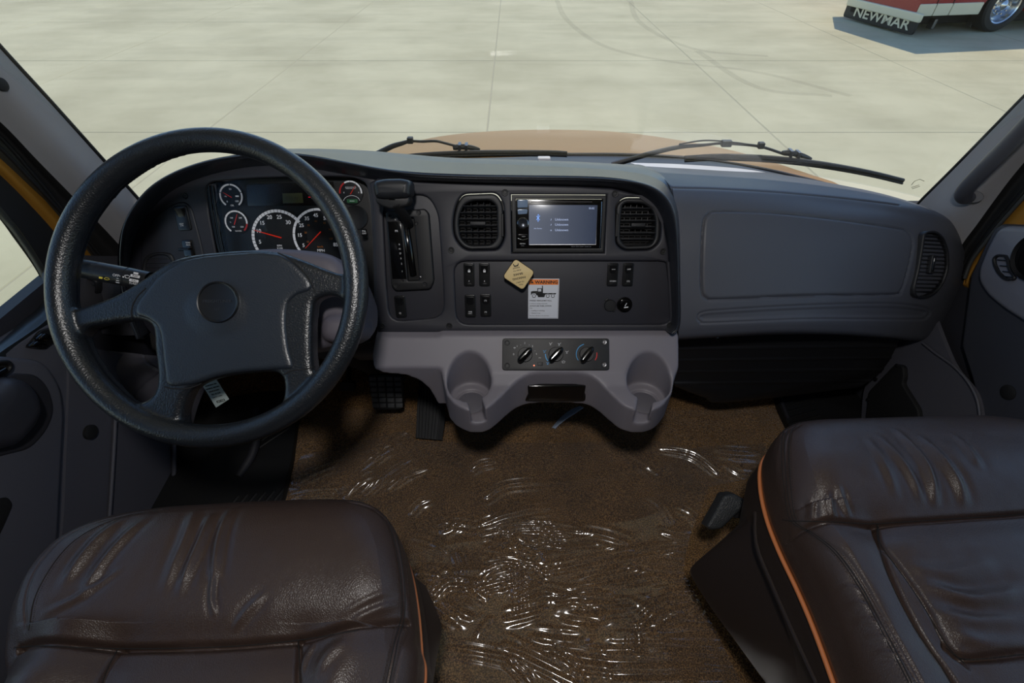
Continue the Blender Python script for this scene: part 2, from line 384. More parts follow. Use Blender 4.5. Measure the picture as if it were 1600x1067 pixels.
for iy in range(-2, 11):
    for ix in range(-7, 9):
        x = -0.33+S*(ix+0.5); y = 2.81+S*(iy+0.5)
        if me0 is None:
            o = mesh('concrete_slab', V, Fc, conc, ground, M=Matrix.Translation((x, y, GZ-0.0201))); me0 = o.data
        else:
            o = bpy.data.objects.new('concrete_slab', me0); COL.objects.link(o); reg(o, Matrix.Translation((x, y, GZ-0.0201+random.uniform(-.0005, .0005))), ground)
# curved tyre marks scuffed on the yard
def tyre_mark():
    m, n, l, p = new_mat('tyre_scuff'); p.inputs['Base Color'].default_value = srgb(150, 143, 124); p.inputs['Roughness'].default_value = 0.9; p.inputs['Alpha'].default_value = 0.09; return m
tm = tyre_mark(); k = 0
for pts in ([(870, 0), (885, 30), (940, 70), (1040, 95), (1180, 112), (1330, 150)], [(985, 0), (1000, 35), (1080, 75), (1200, 88)], [(1090, 80), (1180, 135), (1300, 150)]):
    P = catmull([WZ(a, b, GZ+0.002) for a, b in pts], 40); T = np.gradient(P, axis=0); T /= np.linalg.norm(T, axis=1, keepdims=True); Nn = np.stack([-T[:, 1], T[:, 0], 0*T[:, 0]], 1)
    G = np.stack([P-Nn*0.07, P+Nn*0.07]); tag(mesh('tyre_mark', G.reshape(-1, 3), grid_faces(2, 40), tm, ground), kind='stuff'); k += 1

# cab floor under a brown carpet
def carpet_mat():
    m, n, l, p = new_mat('brown_carpet'); p.inputs['Roughness'].default_value = 0.95; p.inputs['Specular IOR Level'].default_value = 0.1
    p.inputs['Sheen Weight'].default_value = 0.3
    g = n.new('ShaderNodeNewGeometry')
    a = n.new('ShaderNodeTexNoise'); a.inputs['Scale'].default_value = 380; a.inputs['Detail'].default_value = 3; b = n.new('ShaderNodeTexNoise'); b.inputs['Scale'].default_value = 9; b.inputs['Detail'].default_value = 5
    l.new(g.outputs['Position'], a.inputs['Vector']); l.new(g.outputs['Position'], b.inputs['Vector'])
    r = n.new('ShaderNodeValToRGB'); e = r.color_ramp.elements; e[0].position = 0.36; e[0].color = srgb(66, 46, 28); e[1].position = 0.66; e[1].color = srgb(176, 136, 88)
    x = e.new(0.5); x.color = srgb(116, 86, 52)
    l.new(a.outputs['Fac'], r.inputs[0]); mr = n.new('ShaderNodeMapRange'); mr.inputs['From Min'].default_value = 0.3; mr.inputs['From Max'].default_value = 0.7; mr.inputs['To Min'].default_value = 0.7; mr.inputs['To Max'].default_value = 1.15
    l.new(b.outputs['Fac'], mr.inputs['Value']); mx = n.new('ShaderNodeMixRGB'); mx.blend_type = 'MULTIPLY'; mx.inputs[0].default_value = 1; l.new(r.outputs[0], mx.inputs[1]); l.new(mr.outputs[0], mx.inputs[2]); l.new(mx.outputs[0], p.inputs['Base Color'])
    v = n.new('ShaderNodeTexVoronoi'); v.inputs['Scale'].default_value = 260; l.new(g.outputs['Position'], v.inputs['Vector'])
    bp = n.new('ShaderNodeBump'); bp.inputs['Strength'].default_value = 0.8; bp.inputs['Distance'].default_value = 0.004; bp.invert = True; l.new(v.outputs['Distance'], bp.inputs['Height']); l.new(bp.outputs[0], p.inputs['Normal']); return m
carpet = carpet_mat()
xs = np.linspace(-1.0, 1.1, 240); ys = np.linspace(-0.4, 1.16, 180); X, Y = np.meshgrid(xs, ys)
rng = np.random.RandomState(3)
def vnoise(X, Y, s, seed):
    r = np.random.RandomState(seed); T = r.rand(64, 64); x = X*s; y = Y*s; i = np.floor(x).astype(int); j = np.floor(y).astype(int); fx = x-i; fy = y-j; fx = fx*fx*(3-2*fx); fy = fy*fy*(3-2*fy)
    g = lambda a, b: T[a % 64, b % 64]; return (g(i, j)*(1-fx)+g(i+1, j)*fx)*(1-fy)+(g(i, j+1)*(1-fx)+g(i+1, j+1)*fx)*fy
Z = 0.002+0.006*vnoise(X, Y, 5, 1)+0.0015*vnoise(X, Y, 45, 2)+np.clip(Y-0.98, 0, 1)*0.45
fl_o = surf('floor', np.stack([X, Y, Z], 2), carpet, None, 0.03); fl_o['kind'] = 'structure'

trimwood = M_('interior_wall_wood', srgb(118, 84, 52), 0.5, var=0.2)
headliner = M_('headliner_fabric', srgb(186, 182, 172), 0.9, bump=('noise', 700, 0.2, 0.001))
box('ceiling', (-1.28, -3.0, 1.78), (1.28, 1.63, 1.9), headliner, kind='structure')
box('wall_back', (-1.28, -3.05, -0.1), (1.28, -3.0, 1.9), trimwood, kind='structure')
box('wall_left', (-1.30, -3.0, -0.1), (-1.25, -0.32, 1.9), trimwood, kind='structure')
box('wall_right', (1.25, -3.0, -0.1), (1.30, -0.32, 1.9), trimwood, kind='structure')
box('floor', (-1.28, -3.0, -0.06), (1.28, -0.41, 0.0), carpet, kind='structure')
box('wall_left', (-1.25, -0.36, -0.1), (-1.02, -0.32, 1.9), trimwood, kind='structure')
box('wall_right', (1.12, -0.36, -0.1), (1.25, -0.32, 1.9), trimwood, kind='structure')
# footwell walls under the dash
kick = M_('dark_footwell_trim', srgb(40, 40, 46), 0.6, bump=('noise', 1000, 0.15, 0.0005))
box('wall_front', (-1.05, 1.18, -0.12), (1.15, 1.24, 0.58), black_soft, kind='structure')
surf('wall_left', rows_grid([[(-0.985, y, z) for y in (-0.32, 0.3, 0.8, 1.2)] for z in (-0.03, 0.3, 0.6)], 8, 6, conv=lambda a, b, c: np.array([a, b, c])), kick, None, 0.03)['kind'] = 'structure'
surf('wall_right', rows_grid([[(1.10, y, z) for y in (-0.32, 0.3, 0.8, 1.2)] for z in (-0.03, 0.3, 0.6)], 8, 6, conv=lambda a, b, c: np.array([a, b, c])), kick, None, 0.03)['kind'] = 'structure'

# windscreen
wg = thin_glass('windscreen_glass', (0.97, 0.98, 0.96, 1), gain=1.0, haze=0.02, hazecol=srgb(220, 214, 190))
B0 = [(-1.02, 1.06, 0.60), (-0.93, 1.135, 0.638), (-0.6, 1.24, 0.672), (0.05, 1.285, 0.69), (0.6, 1.255, 0.672), (1.03, 1.17, 0.63), (1.12, 1.08, 0.60)]
rowsW = [[(x*(1-0.10*t), y-0.62*t, z+1.16*t) for x, y, z in B0] for t in (0, 0.33, 0.66, 1.0)]
w1 = surf('window_1', rows_grid(rowsW, 50, 30, conv=lambda a, b, c: np.array([a, b, c])), wg, None, 0.004); w1['kind'] = 'structure'
# side glass
sg = thin_glass('side_glass', (0.93, 0.95, 0.92, 1))
box('window_2', (-1.012, -0.3, 0.50), (-1.008, 1.0, 1.78), sg, kind='structure')
box('window_3', (1.108, -0.3, 0.50), (1.112, 1.05, 1.78), sg, kind='structure')

etch = M_('glass_etching', srgb(120, 120, 90), .7)
for q_ in ([(1424, 289), (1429, 283), (1437, 280), (1444, 283)], [(1424, 293), (1436, 289)], [(1425, 295), (1437, 291)]): tube('etched_mark', [WY(a, b, 1.155) for a, b in q_], .0007, etch, w1, 5)
# ---------------------------------------------------------------- hood and cowl of the truck
hood = thing('truck_hood', (0.1, 1.8, 0.1), 'gold painted truck hood curving away beyond the windscreen', 'hood')
hr = [[(520, 252, 1.44), (640, 249, 1.44), (760, 247, 1.44), (900, 243.5, 1.44), (1040, 246, 1.44), (1140, 256.5, 1.42), (1240, 277, 1.40), (1325, 299, 1.36)],
      [(535, 248, 1.55), (650, 241, 1.55), (770, 235, 1.55), (900, 233, 1.56), (1030, 236, 1.56), (1125, 246, 1.56), (1225, 266, 1.53), (1326, 297, 1.44)],
      [(560, 246, 1.75), (665, 228, 1.78), (770, 219, 1.80), (880, 217, 1.80), (990, 220, 1.80), (1080, 231, 1.78), (1185, 251, 1.74), (1312, 291, 1.60)],
      [(590, 240, 1.95), (680, 216, 2.02), (770, 208, 2.05), (870, 206, 2.05), (965, 209, 2.05), (1050, 219, 2.02), (1150, 239, 1.94), (1290, 284, 1.75)],
      [(600, 250, 2.12), (690, 226, 2.2), (770, 216, 2.25), (870, 213, 2.25), (960, 217, 2.25), (1040, 229, 2.2), (1140, 252, 2.10), (1270, 300, 1.85)],
      [(610, 300, 2.2), (690, 290, 2.3), (770, 285, 2.35), (870, 280, 2.35), (950, 285, 2.35), (1030, 300, 2.3), (1120, 320, 2.2), (1240, 350, 1.95)]]
surf('hood_panel', rows_grid(hr, 60, 40), gold, hood, 0.004)
cr = [[(500, 262, 1.27), (640, 262, 1.29), (760, 262, 1.30), (900, 262, 1.30), (1040, 268, 1.29), (1160, 280, 1.27), (1260, 293, 1.24), (1340, 310, 1.2)],
      [(520, 258, 1.34), (640, 254, 1.36), (760, 252, 1.36), (900, 252, 1.36), (1040, 257, 1.36), (1160, 268, 1.33), (1260, 284, 1.31), (1335, 305, 1.27)],
      [(515, 252, 1.43), (640, 248.5, 1.43), (760, 246.5, 1.43), (900, 243, 1.43), (1040, 245.5, 1.43), (1140, 256, 1.41), (1240, 276.5, 1.39), (1325, 299, 1.35)]]
cowl = surf('cowl_panel', rows_grid(cr, 50, 10), black, hood, 0.006)
# raised black gasket along the rear hood edge
for pts in ([(860, 243, 1.435), (900, 243, 1.435), (980, 243.5, 1.435), (1080, 249, 1.43), (1180, 263.5, 1.41), (1260, 281.5, 1.39), (1325, 299, 1.36)],):
    tube('hood_seal', catmull([WY(*p) for p in pts], 50), 0.008, rubber, hood, 8)
# ---------------------------------------------------------------- wipers
wip_m = M_('wiper_black', srgb(30, 32, 33), 0.5)
def wiper(arm, tube_pts, clips, block, blade, Y, label, wmm):
    t = thing('windscreen_wiper', WY(arm[0][0], arm[0][1], Y), label, 'wiper', 'wipers lying on the windscreen')
    P = catmull([WY(a, b, Y) for a, b in arm], 50); r = np.interp(np.linspace(0, 1, 50), [0, 0.35, 0.55, 1], [0.0085, 0.006, 0.0035, 0.0035]); tube('wiper_arm', P, r, wip_m, t, 8)
    tube('washer_hose', catmull([WY(a, b, Y)+np.array([0, 0, 0.006]) for a, b in tube_pts], 30), 0.0022, wip_m, t, 6)
    for a, b, s in clips: c = WY(a, b, Y); V, f = box_geo(c, (0.014*s, 0.014, 0.014)); o = box('hose_clip', c-np.array([.008*s, .008, .008]), c+np.array([.008*s, .008, .008]), wip_m, t, 0.003)
    (a0, b0), (a1, b1) = block; c0 = WY(a0, b0, Y); c1 = WY(a1, b1, Y); d = c1-c0
    P = catmull([c0, c0+d*0.3+[0, 0, .004], c0+d*0.7+[0, 0, .003], c1], 14); tube('blade_connector', P, [0.007, .009, .010, .010, .009, .010, .010, .009, .009, .008, .007, .006, .005, .003], wip_m, t, 6, flat=0.8, sharp=20)
    for q in (0.25, 0.5): c = c0+d*q; box('blade_clip', c-np.array([.004, .012, .003]), c+np.array([.004, .012, .013]), steel, t, 0.001)
    P = catmull([WY(a, b, Y-0.015) for a, b in blade], 60); V, f = tube_geo(P, np.interp(np.linspace(0, 1, 60), [0, .5, 1], [wmm*.8, wmm, wmm*.7]), 8, flat=0.95); mesh('wiper_blade', V, f, rubber, t, sharp=30)
    P2 = P+np.array([0, -0.004, -0.007]); tube('rubber_lip', P2, 0.003, rubber, t, 5)
    return t
wiper([(578, 246), (592, 239), (612, 229), (628, 224), (641, 220.5), (660, 221), (681, 220.5), (697, 224), (712, 228)], [(606, 234), (624, 228), (640, 225)], [(641, 219, 1.0)], ((708, 231), (750, 233)),
      [(622, 246), (660, 242), (720, 239), (800, 238), (860, 238), (886, 239)], 1.335, 'left windscreen wiper, its short blade ending above the radio', 0.0072)
wiper([(956, 258), (985, 249), (1020, 239), (1060, 230), (1100, 226.5), (1125, 224), (1150, 225), (1188, 229), (1226, 241)], [(1060, 229), (1100, 223), (1145, 226), (1186, 232)], [(1135, 224, 1.7), (1189, 227, 1.0)], ((1222, 239), (1268, 248)),
      [(1070, 247), (1120, 244.5), (1180, 246), (1240, 251), (1300, 259), (1360, 270), (1411, 282)], 1.31, 'right windscreen wiper with the long curved blade above the glove box', 0.0085)

# ---------------------------------------------------------------- red motorhome parked in the yard
rv = thing('parked_motorhome', (10, 14, GZ), 'red and cream motorhome parked at the far right of the yard', 'motorhome')
red_p = M_('red_body_paint', srgb(150, 34, 38), 0.25, coat=0.5); cream_p = M_('cream_body_paint', srgb(214, 208, 180), 0.3, coat=0.4)
cor = WZ(1428, 24, -0.72); sdir = np.array([0.985, 0.17, 0]); rdir = np.array([-0.17, 0.985, 0])
side = Plane(cor, sdir, (0, 0, 1)); rear = Plane(cor, -rdir, (0, 0, 1))
def sw(a, z, inn=0): return cor+sdir*a+rdir*inn+np.array([0, 0, z])
wa = (WZ(1530, 46, GZ)-cor)@sdir
# body shell with wheel arch cut out of the side
arch = [(wa+0.62*math.cos(a), -0.05+0.62*math.sin(a)) for a in np.linspace(math.pi, 0, 20)]
outl = [(0, 0)]+[(wa-0.62, 0)]+arch[1:-1]+[(wa+0.62, 0), (9.5, 0), (9.5, 3.0), (0, 3.0)]
V, f = plate_mesh(outl, [], -2.45, 0, 0.03, 2); mesh('body', V, f, red_p, rv, M=side.mat(), sharp=30)
for a0, a1 in ((0.03, 0.42), (0.44, 0.82), (0.84, wa-0.64), (wa+0.64, wa+2.2), (wa+2.22, wa+4.0)):
    lbox('skirt_panel', side, (a0+a1)/2, 0.09, a1-a0, 0.22, 0.0, 0.03, 0.01, cream_p, rv, r=0.02)
for a in (0.43, 0.83): lbox('panel_gap', side, a, 0.5, 0.012, 0.7, 0.0, 0.012, 0.002, black_soft, rv)
for a in (0.35, wa-0.75): lbox('marker_reflector', side, a, 0.33, 0.1, 0.05, 0.0, 0.02, 0.005, cream_p, rv)
Mw = side.mat(wa, -1.1-cor[2]+0.5, -0.28)
lathe('tyre', [(0.30, 0.0), (0.33, 0.28), (0.36, 0.31), (0.46, 0.30), (0.495, 0.26), (0.50, 0.15), (0.49, 0.0)], Mw, rubber, rv, 56)
wheel_rv = lathe('wheel_rim', [(0.0, 0.12), (0.10, 0.13), (0.11, 0.22), (0.05, 0.26), (0.0, 0.27)][::-1]+[(0.10, 0.24), (0.14, 0.16), (0.27, 0.14), (0.31, 0.27), (0.335, 0.285), (0.335, 0.0)], Mw, chrome, rv, 48)
for k in range(10):
    a = 2*math.pi*k/10; lathe('lug_nut', [(0.0, 0.22), (0.016, 0.22), (0.018, 0.15)], side.mat(wa+0.17*math.cos(a), -1.1-cor[2]+0.5+0.17*math.sin(a), -0.28), chrome, wheel_rv, 8)
lathe('tyre', [(0.30, 0.0), (0.33, 0.2), (0.49, 0.2), (0.50, 0.1), (0.49, 0.0)], side.mat(wa, -1.1-cor[2]+0.5, -2.4), rubber, rv, 40)
lbox('rear_bumper', rear, -0.9, -0.02, 2.3, 0.16, 0.0, 0.06, 0.02, cream_p, rv)
flap = lbox('mud_flap', rear, -0.95, -0.19, 2.25, 0.30, -0.05, 0.0, 0.005, rubber, rv)
text('lettering', 'NEWMAR', rear, -0.86, -0.19, 0.26, cream_p, flap, 0.012, local=True, sx=1.55, bold=0.02)
o_un = lbox('undercarriage', side, 4.0, -0.12, 8.0, 0.3, -1.9, -0.5, 0.02, black_soft, rv)
for a in (1.0, wa-0.2, wa+0.4): lbox('frame_bracket', side, a, -0.25, 0.08, 0.2, -0.5, -0.35, 0.01, steel, rv)
# ================================================================ DASHBOARD
PO = WD(873, 350, 0.96); TA = math.radians(27)
PC = Plane(PO, (1, 0, 0), (0, math.sin(TA), math.cos(TA)))
dash = thing('dashboard', (0.1, 1.0, 0.35), 'charcoal and grey truck dashboard under the windscreen, spanning both seats', 'dashboard')
def WPC(px, py, h): a, b = PC.loc(px, py, h); return PC.W(a, b, h)
crest = [(214, 530), (196, 480), (188, 430), (188, 380), (198, 340), (228, 298), (270, 270), (330, 250), (400, 241), (470, 242), (540, 254), (600, 265), (660, 272), (740, 275), (820, 276), (900, 277), (960, 280), (1008, 288), (1037, 304), (1053, 330), (1059, 370), (1061, 440), (1061, 505), (1052, 521.5)]
inner = [(232, 520), (214, 478), (203, 432), (206, 385), (222, 350), (250, 312), (290, 286), (345, 268), (410, 258), (475, 261), (540, 272), (600, 282), (660, 285), (740, 288), (820, 290), (900, 292), (955, 295), (994, 305), (1020, 324), (1034, 352), (1041, 388), (1045, 445), (1047, 500), (1036, 514)]
seam = [(222, 530, .95), (204, 480, .98), (197, 430, 1.0), (197, 380, 1.0), (207, 342, 1.0), (236, 302, 1.0), (276, 273, 1.0), (334, 251, 1.0), (402, 239, 1.0), (475, 237, 1.0), (560, 239.5, 1.03), (610, 244, 1.05), (680, 252, 1.06), (740, 255, 1.06), (820, 258, 1.06), (900, 262, 1.06), (970, 267, 1.05), (1015, 275, 1.02), (1045, 293, .98), (1059, 322, .93), (1064, 368, .89), (1065, 440, .84), (1065, 505, .80), (1056, 524, .79)]
backr = [(232, 525, 1.1), (214, 480, 1.12), (207, 430, 1.12), (207, 385, 1.12), (218, 346, 1.12), (246, 308, 1.12), (286, 280, 1.13), (342, 256, 1.14), (408, 239, 1.16), (490, 236, 1.18), (575, 238.5, 1.20), (640, 243.5, 1.22), (700, 247.5, 1.23), (760, 249.5, 1.24), (830, 251, 1.24), (900, 253, 1.24), (970, 256.5, 1.23), (1010, 260, 1.22), (1060, 295, 1.0), (1066, 324, .96), (1068, 370, .93), (1068, 440, .88), (1068, 505, .84), (1060, 526, .82)]
nK = 150
I = np.array([WPC(a, b, -0.012) for a, b in inner]); C0 = np.array([WPC(a, b, 0.040) for a, b in crest]); LM = np.array([WPC(.45*a+.55*c, .45*b+.55*d, 0.026) for (a, b), (c, d) in zip(inner, crest)])
C1 = np.array([WY(.75*a+.25*c, .75*b+.25*d-0.3, WPC(a, b, .04)[1]+0.035) for (a, b), (c, d, e) in zip(crest, seam)]); Sm = np.array([WY(*p) for p in seam]); Bk = np.array([WY(*p) for p in backr])
rows = [I, LM, C0, C1, Sm]; R = np.array([catmull(r, nK) for r in rows]); G = catmull(R.reshape(5, -1), 34).reshape(34, nK, 3)
pad_m = M_('dash_pad_soft', srgb(34, 37, 44), 0.34, spec=0.6, bump=('noise', 1200, 0.12, 0.0004))
surf('cluster_hood', G, pad_m, dash, 0.006)
R = np.array([catmull(r, nK) for r in [Sm+[0, 0.004, -0.003], (Sm+Bk)/2+[0, 0, 0.006], Bk]]); G = catmull(R.reshape(3, -1), 16).reshape(16, nK, 3)
top_m = M_('dash_top_soft', srgb(54, 58, 68), 0.36, spec=0.6, bump=('noise', 1200, 0.12, 0.0004))
surf('dash_top', G, top_m, dash, 0.006)

# fascia plate of the centre stack
fas = [(590, 520), (586, 440), (584, 380), (582, 320), (577, 286), (590, 278), (620, 281), (660, 284), (740, 287), (820, 289), (900, 291), (957, 294), (998, 304), (1025, 323), (1038, 352), (1045, 390), (1048, 445), (1050, 505), (1046, 518), (1036, 521)]
rec1 = ROUND([(597, 306), (668, 304), (684, 332), (692, 440), (694, 496), (608, 503), (603, 440)], 22)
rec2 = ROUND([(709, 408), (1050, 408), (1051, 507), (713, 507)], 20)
ventL = ROUND([(712, 320), (722, 303), (776, 301), (787, 318), (789, 372), (780, 391), (726, 392), (709, 372), (707, 345)], 16)
ventR = ROUND([(962, 320), (975, 308), (1010, 308), (1030, 326), (1034, 350), (1032, 378), (1018, 391), (975, 392), (962, 382)], 16)
radio_px = [(798.5, 303.5), (948.5, 304), (944.5, 395.5), (799.5, 395.5)]
V_ = plate('centre_fascia', PC, fas, [rec1, rec2, ventL, ventR, radio_px], -0.016, 0.0, 0.004, charcoal, dash)
plate('shifter_recess', PC, [(590, 300), (690, 298), (698, 508), (598, 512)], [], -0.022, -0.009, 0.001, charcoal, dash)
plate('switch_recess', PC, [(703, 402), (1050, 402), (1051, 513), (705, 513)], [], -0.022, -0.009, 0.001, charcoal, dash)
# instrument side fascia (left of the shifter) with the cluster opening
clus = ROUND([(321, 292), (330, 284), (400, 278), (480, 275), (548, 276), (572, 284), (579, 320), (583, 400), (585, 470), (560, 500), (356, 480), (338, 400), (326, 335)], 10)
left_f = catmull([(205, 470), (200, 430), (203, 385), (219, 350), (247, 312), (287, 285), (342, 266), (408, 256), (475, 257), (540, 266), (586, 278), (589, 330), (592, 440), (594, 520), (540, 545), (400, 560), (260, 540)], 90, True)
plate('instrument_fascia', PC, [tuple(p) for p in left_f], [clus], -0.030, -0.016, 0.003, charcoal, dash)
# raised oval on the left carrying switch and vent
oval = [tuple(p) for p in catmull([(226, 470), (219, 420), (224, 372), (246, 335), (278, 316), (296, 322), (306, 350), (318, 400), (322, 450), (300, 485)], 60, True)]
plate('switch_plate', PC, oval, [], -0.020, -0.0135, 0.003, charcoal2, dash)

# fasteners
def screw(px, py, h, r, par, pl=None, m=None):
    pl = pl or PC; a, b = pl.loc(px, py, h)
    o = lathe('screw', [(r, -0.002), (r, 0.0006), (r*.86, 0.0014), (r*.62, 0.0012), (r*.5, 0.0002), (r*.22, 0.0002), (r*.2, 0.0013), (0.0001, 0.0014)], pl.mat(a, b, h), m or black, par, 18); return o
for x, y in ((597, 509), (702, 509), (705, 391), (789, 301), (961, 303), (1036, 393), (1046.5, 508)): screw(x, y, 0.0, 0.0065, dash)
screw(289, 306, -0.016, 0.006, dash)

# ---- louvred vents
vent_m = M_('vent_black', srgb(28, 29, 32), 0.52, bump=('noise', 1200, 0.05, 0.0002)); slat_m = M_('vent_slat_edge', srgb(44, 46, 50), 0.3)
def span(poly, t):
    xs = []; P = np.array(poly); Q = np.roll(P, -1, 0)
    for a, b in zip(P, Q):
        if (a[1] > t) != (b[1] > t): xs.append(a[0]+(t-a[1])/(b[1]-a[1])*(b[0]-a[0]))
    return (min(xs), max(xs)) if len(xs) >= 2 else None
def louvre(pl, rim_px, open_px, nsl, h, label, nv=5, vertical=False, tilt=0.5, lever=True):
    v = plate('air_vent', pl, rim_px, [open_px], h-0.012, h, 0.004, vent_m, dash); tag(v, label)
    o = pl.L(open_px, h); plate('vent_duct', pl, [(p[0], p[1]) for p in rim_px], [], h-0.040, h-0.030, 0.001, black_soft, v)
    lo = np.min(o, 0); hi = np.max(o, 0)
    # duct side wall
    P = np.array([pl.W(a, b, h-0.004) for a, b in o]); Q = np.array([pl.W(a, b, h-0.034) for a, b in o]); surf('duct_wall', np.stack([np.vstack([P, P[:1]]), np.vstack([Q, Q[:1]])]), black_soft, v, 0.0008)
    for k in range(nsl):
        t = lo[1]+(hi[1]-lo[1])*(k+1)/(nsl+1); s = span(o, t)
        if not s: continue
        w = s[1]-s[0]-0.0005; V, f = plate_mesh(RR(-w/2, -0.0065, w/2, 0.0065, 0.001, 2), [], -0.0007, 0.0007, 0.0005, 1)
        M = pl.mat((s[0]+s[1])/2, t, h-0.0075) @ Matrix.Rotation(math.radians(68), 4, 'X'); mesh('slat', V, f, slat_m, v, M=M, sharp=35)
    for k in range(nv):
        s = lo[0]+(hi[0]-lo[0])*(k+1)/(nv+1); sp = span([(b, a) for a, b in o], s); hh = sp[1]-sp[0]
        V, f = plate_mesh(RR(-0.006, -hh/2, 0.006, hh/2, 0.001, 2), [], -0.0006, 0.0006, 0.0004, 1)
        mesh('vane', V, f, vent_m, v, M=pl.mat(s, (sp[0]+sp[1])/2, h-0.023) @ Matrix.Rotation(math.radians(75), 4, 'Y'), sharp=35)
    if lever: lbox('vent_lever', pl, (lo[0]+hi[0])/2, (lo[1]+hi[1])/2, (hi[0]-lo[0])*0.4, 0.007, h-0.008, h+0.001, 0.001, vent_m, v)
    return v
oL = ROUND([(726, 319), (738, 314), (766, 313), (776, 322), (777, 372), (768, 383), (732, 384), (719, 372), (716, 350), (718, 334)], 7)
oR = ROUND([(973, 320), (980, 317), (1006, 318), (1020, 328), (1025, 345), (1024, 372), (1018, 383), (978, 385), (969, 374), (970, 345)], 7)
rimL = [(x+(748-x)*0.03, y+(347-y)*0.03) for x, y in ventL]; rimR = [(x+(997-x)*0.03, y+(350-y)*0.03) for x, y in ventR]
louvre(PC, rimL, oL, 6, -0.003, 'round-cornered black air vent left of the radio'); louvre(PC, rimR, oR, 6, -0.003, 'round-cornered black air vent right of the radio')
for px, hp in ((785, 352), (964, 352)):
    a, b = PC.loc(px, hp, 0); lbox('thumb_wheel', PC, a, b, 0.005, 0.045, -0.008, 0.001, 0.0015, rubber, dash)
# small round vent on the instrument side
ov = catmull([(230, 430), (228, 412), (236, 402), (252, 399), (263, 404), (268, 420), (268, 440)], 30, True); orim = catmull([(225, 432), (223, 408), (233, 397), (252, 394), (268, 399), (274, 420), (274, 445)], 30, True)
louvre(PC, [tuple(p) for p in orim], [tuple(p) for p in ov], 5, -0.010, 'small round air vent left of the instrument cluster', nv=2, lever=False)

# ---- rocker switches
rock_m = M_('rocker_black', srgb(20, 21, 23), 0.28)
def rocker(px, py, w, hp, h, par, top=None, bot=None, label=None, rot=0, pressed=1):
    a, b = PC.loc(px, py, h); a1, _ = PC.loc(px+w, py, h); _, b1 = PC.loc(px, py+hp, h); W_, H_ = abs(a1-a), abs(b1-b)
    fr = lbox('rocker_switch', PC, a, b, W_, H_, h-0.004, h+0.003, 0.0012, rock_m, par, rot, r=0.004)
    if label: tag(fr, label)
    w2, h2 = W_*0.66, H_*0.80; n = 14; V = []
    for i in range(n+1):
        t = -h2/2+h2*i/n; z = 0.0045+0.0022*(t/(h2/2))*pressed-0.0028*math.cos(t/(h2/2)*math.pi/2)
        for j in range(7): s = -w2/2+w2*j/6; V.append((s, t, z-0.001*(abs(s)/(w2/2))**4))
    N = len(V); V += [(x, y, -0.003) for x, y, z in V]; f = grid_faces(n+1, 7); ff = [tuple(reversed(q)) for q in f]+[tuple(N+i for i in q) for q in f]
    for j in range(6): ff += [(j, j+1, N+j+1, N+j), (n*7+j+1, n*7+j, N+n*7+j, N+n*7+j+1)]
    for i in range(n): ff += [((i+1)*7, i*7, N+i*7, N+(i+1)*7), (i*7+6, (i+1)*7+6, N+(i+1)*7+6, N+i*7+6)]
    mesh('paddle', V, ff, rock_m, fr, M=PC.mat(a, b, h+0.001, rot), recal=True, sharp=35)
    for s, t in ((top, 0.24), (bot, -0.26)):
        if s: text('lettering', s, PC, a, b+H_*t, 0.0045 if len(s) < 5 else 0.0035, white_ink, fr, h+0.0078, local=True, rot=rot)
    return fr
H2 = -0.009
def padlock(px, py, par, h):
    a, b = PC.loc(px, py, h); lbox('symbol', PC, a, b, 0.005, 0.004, h, h+0.0003, 0.0001, white_ink, par); a0 = [PC.W(a+0.0017*math.cos(t), b+0.002+0.0022*math.sin(t), h) for t in np.linspace(0, math.pi, 8)]; tube('symbol', a0, 0.0004, white_ink, par, 5)
r1 = rocker(733, 429, 17, 36, H2, dash, None, '\u25be' and '4', 'black rocker switch with a padlock sign, first of the pair left of the yellow tag'); padlock(733, 424, r1, H2+0.0072)
r2 = rocker(757, 429, 17, 36, H2, dash, None, '4', 'black rocker switch with a padlock sign, nearest the yellow tag'); padlock(757, 424, r2, H2+0.0072)
rocker(735, 478, 17, 35, H2, dash, None, 'MIRR\nHEAT', 'black rocker switch reading MIRR HEAT, lower left of the group of four')
r4 = rocker(759, 477, 17, 35, H2, dash, '(\u2261)', '(\u2261)', 'black rocker switch with two lamp signs, lower right of the group of four')
rocker(957, 429, 17, 36, H2, dash, '<=>', 'HORN', 'black rocker switch with an arrows sign, left of the pair above the lighter')
rocker(981, 429, 17, 36, H2, dash, 'OFF', '(O)', 'black rocker switch marked OFF, above the cigarette lighter')
rocker(626, 479, 17, 34, H2, dash, None, '(!)', 'black rocker switch below the gear selector', rot=0.04)
rocker(286, 341, 21, 38, -0.0135, dash, None, 'DOM\nCTR', 'black rocker switch left of the instrument cluster', rot=0.06)
# cruise lever switch
a, b = PC.loc(295, 388, -0.0135); cs = lbox('cruise_switch', PC, a, b, 0.022, 0.034, -0.018, -0.011, 0.001, gloss, dash, 0.04); lbox('switch_lever', PC, a-0.006, b-0.001, 0.022, 0.004, -0.012, -0.004, 0.001, rock_m, cs)
text('lettering', 'RSM/\nACC', PC, 294, 381, 0.0045, white_ink, cs, -0.0105); text('lettering', 'SET/\nCST', PC, 298, 404, 0.0045, white_ink, cs, -0.0105)
# small module switch near the right of the cluster
a, b = PC.loc(569, 363, -0.016); ms = lbox('dimmer_switch', PC, a, b, 0.010, 0.014, -0.018, -0.010, 0.001, gloss, dash); text('lettering', 'PNL\nDIM', PC, 569, 363, 0.0045, white_ink, ms, -0.0097)

